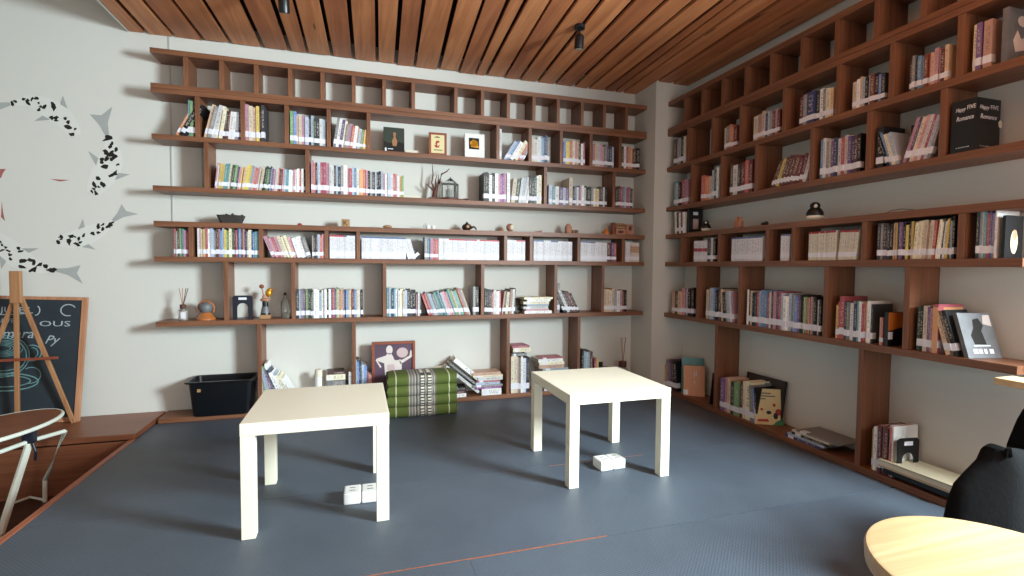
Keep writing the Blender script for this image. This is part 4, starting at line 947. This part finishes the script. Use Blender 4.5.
# ------------------------------------------------------------------ mural of koi on the back wall
def smoothpath(pts, n=22):
    out = []
    P = [pts[0]]+list(pts)+[pts[-1]]
    for i in range(n+1):
        f = i/n*(len(pts)-1); k = min(int(f), len(pts)-2); u = f-k
        a, b_, c, d = [Vector(P[k+j]) for j in range(4)]
        out.append(.5*((2*b_)+(c-a)*u+(2*a-5*b_+4*c-d)*u*u+(3*b_-a-3*c+d)*u**3))
    return out
def koi(pts, wmax, seed, label, finpos=.68):
    wmax *= 1.2
    """pts run from the tail root to the nose, in wall coordinates (X, Z)"""
    r = random.Random(seed); pa = smoothpath(pts); n = len(pa)
    nr = []
    for i in range(n):
        d = (pa[min(i+1, n-1)]-pa[max(i-1, 0)]).normalized(); nr.append(Vector((-d.y, d.x)))
    prof = lambda f: wmax*(.12+.88*math.sin(min(1, f/.62)*PI/2)**1.3) if f < .62 else wmax*math.cos((f-.62)/.38*PI/2*.86)**.7
    t = thing('koi_mural_fish', (pa[n//2].x, -.001, pa[n//2].y), label, 'mural fish', 'painted koi fish ring on the back wall')
    L_ = [pa[i]+nr[i]*prof(i/(n-1)) for i in range(n)]; R_ = [pa[i]-nr[i]*prof(i/(n-1)) for i in range(n)]
    obj('body', MB().prism([tuple(q) for q in L_+R_[::-1]], 'Y', -.0008, 0), 'fishbody', t)
    fm = MB(); d0 = (pa[0]-pa[2]).normalized(); nn = nr[0]
    a = pa[0]; w = wmax*1.15
    fm.prism([tuple(q) for q in (a+nn*wmax*.15, a+d0*w*.9+nn*w*.35, a+d0*w*2.0+nn*w*1.0, a+d0*w*1.5+nn*w*.1, a+d0*w*1.7-nn*w*.6, a+d0*w*.8-nn*w*.25, a-nn*wmax*.15)], 'Y', -.0014, 0)
    obj('tail_fin', fm, 'greyfin', t)
    for s in (-1, 1):
        k = int(finpos*(n-1)) - (2 if s < 0 else 0); e = pa[k]+nr[k]*s*prof(k/(n-1))*.9; d = (pa[k]-pa[k-2]).normalized()
        obj('side_fin', MB().prism([tuple(q) for q in (e+d*wmax*.45, e+nr[k]*s*wmax*.85-d*wmax*.55, e-d*wmax*.25)], 'Y', -.0014, 0), 'greyfin', t)
    m = MB()
    for i in range(1, n-1):
        if r.random() < .8:
            wd = prof(i/(n-1))
            for _ in range(1 if wd < wmax*.5 else r.choice((1, 1, 2))):
                c = pa[i]+nr[i]*r.uniform(-.68, .68)*wd; rad = wmax*r.uniform(.11, .25); k = r.choice((7, 8, 9)); ph = r.random()*6
                el = r.uniform(1, 1.9); th = r.random()*PI
                pts_ = []
                for j in range(k):
                    rr = rad*r.uniform(.45, 1.25); an = ph+2*PI*j/k; qx, qy = rr*math.cos(an)*el, rr*math.sin(an)
                    pts_.append((c.x+qx*math.cos(th)-qy*math.sin(th), c.y+qx*math.sin(th)+qy*math.cos(th)))
                m.prism(pts_, 'Y', -.0016-.0001*r.random(), 0)
    obj('black_patches', m, 'ink', t)
koi([(-4.763, 2.049), (-4.661, 2.078), (-4.569, 2.043), (-4.492, 1.987), (-4.420, 1.885)], .055, 3, 'painted black and white koi fish swimming at the top of the mural ring')
koi([(-4.256, 1.899), (-4.236, 1.816), (-4.244, 1.723), (-4.290, 1.615), (-4.348, 1.508)], .062, 5, 'painted koi fish heading down on the right side of the mural ring')
koi([(-4.236, 1.335), (-4.287, 1.287), (-4.365, 1.245), (-4.453, 1.203), (-4.549, 1.195)], .050, 8, 'painted koi fish facing left at the lower right of the mural ring')
koi([(-4.554, 1.006), (-4.637, 1.019), (-4.729, 1.069), (-4.818, 1.157), (-4.906, 1.243)], .055, 11, 'painted koi fish at the bottom of the mural ring, above the easel')
rm = MB()
rm.prism([(-4.570, 1.592), (-4.528, 1.592), (-4.464, 1.592), (-4.518, 1.579)], 'Y', -.001, 0)
one('mural_stroke', rm, 'murred', 'thin red painted stroke inside the ring of koi', 'mural mark')
one('mural_stroke', MB().prism([(-4.835, 1.639), (-4.795, 1.642), (-4.810, 1.616), (-4.821, 1.584), (-4.836, 1.583)], 'Y', -.001, 0), 'murred', 'red painted fin at the left frame edge, middle of the ring', 'mural mark')
one('mural_stroke', MB().prism([(-4.821, 1.434), (-4.817, 1.371), (-4.809, 1.315), (-4.828, 1.339)], 'Y', -.001, 0), 'murred', 'red painted sliver at the left frame edge above the bottom koi', 'mural mark')
# ------------------------------------------------------------------ chalkboard
def chalkboard():
    zb = .0335; x1 = -4.40; x0 = -5.45; h = .80; tilt = math.atan2(.085, h)
    T = Matrix.Translation((x1, -.125, zb)) @ Matrix.Rotation(-tilt, 4, 'X') @ Matrix.Rotation(.035, 4, 'Y')
    t = bpy.data.objects.new('chalkboard', None); COL.objects.link(t); t.matrix_basis = T
    tag(t, 'large framed chalkboard with chalk drawings leaning on the left wall ledge', 'chalkboard')
    W = x1-x0; fw = .028; m = MB()
    for a, b_ in (((-W, 0), (0, .03)), ((-W, h-.02), (0, h)), ((-W, .03), (-W+fw, h-.02)), ((-fw, .03), (0, h-.02))): m.box((a[0], 0, a[1]), (b_[0], .022, b_[1]), T=T)
    obj('frame', m, 'oakframe', t, bevel=.001)
    obj('board_panel', MB().box((-W+fw, .007, .03), (-fw, .015, h-.02), T=T), 'slate', t)
    # chalk: local u (to the right, 0 at the right edge) and v (up)
    S = MB(); fl_ = (T.to_3x3() @ Vector((0, 1, 0)))
    def stroke(pts, r=.003, mb=None): (mb if mb is not None else S).tube([T @ Vector((u, .0062, v)) for u, v in pts], r, 5, flat=fl_)
    def arc(cx, cy, rx, ry, a0, a1, r=.003, mb=None): stroke([(cx+rx*math.cos(a0+(a1-a0)*k/24), cy+ry*math.sin(a0+(a1-a0)*k/24)) for k in range(25)], r, mb)
    arc(-.10, h-.085, .04, .037, .5, 2*PI-1.2, .0035)
    stroke([(-.285, h-.105), (-.40, h-.118), (-.50, h-.118)], .003)
    for k, yy_ in enumerate((.15,)): arc(-.27, h-.09, .02, .03, 1.2, -1.7, .003)
    obj('chalk_marks', S, 'chalk', t)
    Ra = Matrix.Rotation(PI/2, 4, 'X')
    def put(u, v, s, size, sx=1.6, sh=0): text_mesh('chalk_writing', s, size, T @ Matrix.Translation((u, .0062, v)) @ Ra @ Matrix.Diagonal((sx, 1, 1, 1)), 'chalk', t, sh)
    put(-.45, h-.105, 'JULES', .052, 1.2); put(-.50, h-.168, 'MARVEL', .036, 1.1); put(-.25, h-.19, 'OUS', .05, 1.7)
    put(-.50, h-.265, 'asmara', .085, .95, .25); put(-.215, h-.30, 'Py', .075, 1.0, .4)
    Q = MB()
    for rx, ry in ((.135, .13), (.12, .115)): arc(-.42, .42, rx, ry, 0, 2*PI, .0035, Q)
    for k in range(5): arc(-.42, .47, .10-.016*k, .05-.008*k, 0, 2*PI, .002, Q)
    arc(-.275, .44, .05, .05, -2.2, 1.9, .004, Q); arc(-.275, .44, .032, .034, -2.0, 1.7, .003, Q)
    arc(-.40, .26, .17, .055, 0, 2*PI, .004, Q); arc(-.40, .265, .13, .035, 0, 2*PI, .003, Q)
    arc(-.27, .30, .05, .05, -1.8, 2.2, .003, Q); arc(-.42, .36, .08, .03, 3.2, 6.2, .003, Q)
    obj('cup_drawing', Q, 'chalkteal', t)
chalkboard()
def easel():
    y = -.175
    t = thing('display_easel', (-4.69, y, .033), 'small light wooden tripod easel in front of the chalkboard', 'easel')
    def bar(a, b_, w, d, name, mk='pine', dy=0):
        a = Vector((a[0], y+dy, a[1])); b_ = Vector((b_[0], y+dy, b_[1])); dd = (b_-a).normalized(); s = Vector((dd.z, 0, -dd.x))*w/2; n = Vector((0, d/2, 0))
        obj(name, MB().loft([[q+s+n, q-s+n, q-s-n, q+s-n] for q in (a, b_)]), mk, t, bevel=.002)
    bar((-4.672, 1.001), (-4.673, 0.806), .052, .03, 'head_block')
    bar((-4.672, 0.848), (-4.687, 0.117), .023, .016, 'centre_leg', dy=-.001)
    bar((-4.660, 0.842), (-4.412, .035), .022, .016, 'side_leg', dy=.019)
    bar((-4.689, 0.843), (-4.914, 0.175), .022, .016, 'side_leg', dy=.019)
    bar((-4.468, 0.462), (-4.938, 0.454), .016, .012, 'cross_bar', 'rust', dy=-.014)
easel()
# ------------------------------------------------------------------ pale metal chair at the left edge
def chair():
    t = thing('metal_chair', (-4.6, -.7, -.3), 'pale metal frame chair with dark oval wooden seat at the left edge', 'chair')
    seat = [(-4.302, -0.513), (-4.284, -0.559), (-4.272, -0.611), (-4.267, -0.668), (-4.268, -0.727), (-4.276, -0.787), (-4.288, -0.845), (-4.306, -0.901), (-4.328, -0.953), (-4.352, -1.0), (-4.38, -1.042), (-4.409, -1.077), (-4.439, -1.106), (-4.469, -1.129), (-4.5, -1.144), (-4.53, -1.153), (-4.56, -1.156), (-4.587, -1.151), (-4.613, -1.14), (-4.637, -1.122), (-4.658, -1.099), (-4.677, -1.069), (-4.691, -1.033), (-4.702, -0.993), (-4.709, -0.947), (-4.711, -0.897), (-4.708, -0.844), (-4.7, -0.788), (-4.687, -0.731), (-4.669, -0.675), (-4.645, -0.62), (-4.616, -0.569), (-4.583, -0.523), (-4.547, -0.484), (-4.508, -0.455), (-4.468, -0.436), (-4.429, -0.428), (-4.391, -0.432), (-4.356, -0.448), (-4.326, -0.476)]
    cx = sum(q[0] for q in seat)/len(seat); cy = sum(q[1] for q in seat)/len(seat)
    obj('seat', MB().prism(seat, 'Z', .196, .202), 'benchwood', t)
    obj('seat_rim', MB().tube([(q[0], q[1], .193) for q in seat], .0105, 8, closed=True), 'greenwhite', t, smooth=True)
    A = (*(-4.253, -0.597), .11); Bq = (*(-4.382, -0.535), -.18); Cq = (*(-4.378, -0.549), -.29)
    K = (*(-4.348, -0.722), .105); Fq = (*(-4.357, -0.957), -.28); Lq = (*(-4.401, -0.856), .1); L2 = (*(-4.530, -1.024), .09)
    obj('side_rail', MB().tube([A, K, Lq, L2], .011, 8), 'greenwhite', t, smooth=True)
    obj('leg', MB().tube([A, Bq, Cq, (Cq[0], Cq[1], -.2995)], .011, 8), 'greenwhite', t, smooth=True)
    obj('leg', MB().tube([K, Fq, (Fq[0], Fq[1], -.2995)], .017, 8), 'greenwhite', t, smooth=True)
    obj('stretcher', MB().tube([Cq, (*(-4.454, -0.533), -.27), (*(-4.509, -0.615), -.27)], .007, 8), 'greenwhite', t, smooth=True)
    obj('clamp', MB().box((K[0]-.024, K[1]-.025, K[2]-.008), (K[0]+.024, K[1]+.02, K[2]+.05)).tube([(K[0]+.02, K[1]-.02, K[2]-.005), (K[0]+.035, K[1]-.025, K[2]-.05), (K[0]+.03, K[1]-.02, K[2]-.1)], .008, 6), 'navy', t, bevel=.004)
    L3 = (L2[0]-.1, L2[1]-.1, -.2995)
    obj('leg', MB().tube([L2, L3], .011, 8), 'greenwhite', t); obj('leg', MB().tube([(L2[0]-.02, L2[1]+.25, .19), (L2[0]-.06, L2[1]+.27, -.2995)], .011, 8), 'greenwhite', t)
chair()
# ------------------------------------------------------------------ round stool, black bean bag, wooden counter at the right
def stool():
    x, y, r = -1.442, -3.355, .249
    t = thing('round_stool', (x, y, 0), 'round light teak stool in the bottom right foreground', 'stool')
    obj('seat', MB().lathe([(r-.012, .405), (r-.002, .412), (r, .44), (r-.004, .448), (r-.012, .45)], (x, y, 0), n=72), 'lightwood', t, smooth=True)
    obj('edge_band', MB().lathe([(r-.06, .38), (r-.02, .382), (r-.012, .406)], (x, y, 0), n=64), 'benchwood', t, smooth=True)
    for k in range(4):
        a = PI/4+k*PI/2
        obj('leg', MB().tube([(x+.15*math.cos(a), y+.15*math.sin(a), .383), (x+.2*math.cos(a), y+.2*math.sin(a), .0003)], [.018, .014], 10), 'lightwood', t, smooth=True)
stool()
def pillow(outline, y0, dep, mk, name, parent):
    cx = sum(q[0] for q in outline)/len(outline); cz = min(q[1] for q in outline)+.35*(max(q[1] for q in outline)-min(q[1] for q in outline)); rings = []
    for i in range(11):
        u = -1+2*i/10; s = (1-abs(u)**3*.3)
        rings.append([(cx+(q[0]-cx)*s, y0+u*dep/2, max(.0005, cz+(q[1]-cz)*s)) for q in outline])
    return obj(name, MB().loft(rings), mk, parent, smooth=True)
def beanbag():
    t = thing('bean_bag', (-.3, -2.86, 0), 'slumped black fabric bag seat behind the round stool by the right wall', 'bean bag')
    out = [(-0.936, 0.001), (-0.936, 0.264), (-0.918, 0.336), (-0.89, 0.387), (-0.833, 0.425), (-0.783, 0.456), (-0.762, 0.49), (-0.738, 0.497), (-0.679, 0.478), (-0.593, 0.466), (-0.58, 0.499), (-0.57, 0.569), (-0.548, 0.611), (-0.467, 0.639), (-0.347, 0.631), (-0.269, 0.562), (-0.215, 0.159), (-0.215, 0.001)]
    pillow(out, -2.93, .10, 'blackfab', 'bag_body', t)
    obj('carry_loop', MB().tube([(out[7][0]+q[0], -2.965, out[7][1]+q[1]) for q in ((-.012, -.03), (-.01, -.002), (.0, .0), (.01, -.028))], .006, 6), 'blackfab', t, smooth=True)
beanbag()
def counter():
    t = thing('narrow_counter', (-.6, -3.2, 0), 'narrow light wooden counter end at the right edge above the black bag', 'counter')
    obj('counter_top', MB().box((-.655, -3.6, .672), (-.56, -2.872, .695)), 'lightwood', t, bevel=.003)
    for yy_ in (-3.15, -3.55): obj('leg', MB().box((-.63, yy_-.02, .0003), (-.59, yy_+.02, .6715)), 'benchwood', t, bevel=.002)
counter()
# ------------------------------------------------------------------ light
wd = bpy.data.worlds.new('daylight'); SC.world = wd; wd.use_nodes = True
bg = wd.node_tree.nodes['Background']; bg.inputs[0].default_value = (1.0, .925, .85, 1); bg.inputs[1].default_value = 1.5
def area(name, loc, target, sx, sy, power, col):
    l = bpy.data.lights.new(name, 'AREA'); l.shape = 'RECTANGLE'; l.size = sx; l.size_y = sy; l.energy = power; l.color = col
    o = bpy.data.objects.new(name, l); COL.objects.link(o); o.location = loc
    o.rotation_euler = (Vector(target)-Vector(loc)).to_track_quat('-Z', 'Y').to_euler(); return o
area('window_daylight', (.30, -4.0, 1.75), (-2.0, -1.4, .3), .75, .9, 400, (.78, .93, .98))
area('front_daylight', (-1.8, -6.5, 1.1), (-2.2, 0, 1.0), 3.2, 1.3, 35, (.82, .95, .99))

# ------------------------------------------------------------------ camera
f, yaw, pitch, roll = CAM[:4]
fw_ = Vector((math.sin(yaw)*math.cos(pitch), math.cos(yaw)*math.cos(pitch), -math.sin(pitch)))
r_ = Vector((math.cos(yaw), -math.sin(yaw), 0)); u_ = r_.cross(fw_)
rr, uu = math.cos(roll)*r_+math.sin(roll)*u_, -math.sin(roll)*r_+math.cos(roll)*u_
cd = bpy.data.cameras.new('camera'); cam = bpy.data.objects.new('camera', cd); COL.objects.link(cam)
cam.matrix_world = Matrix((( rr.x, uu.x, -fw_.x, CP.x), (rr.y, uu.y, -fw_.y, CP.y), (rr.z, uu.z, -fw_.z, CP.z), (0, 0, 0, 1)))
cd.sensor_fit = 'HORIZONTAL'; cd.sensor_width = 36; cd.lens = f*36/1024; cd.clip_start = .02
SC.camera = cam
SC.view_settings.view_transform = 'Standard'; SC.view_settings.look = 'None'; SC.view_settings.gamma = 1; SC.view_settings.use_curve_mapping = False
SC.view_settings.exposure = 0.05
SC.cycles.use_denoising = True; SC.cycles.max_bounces = 8
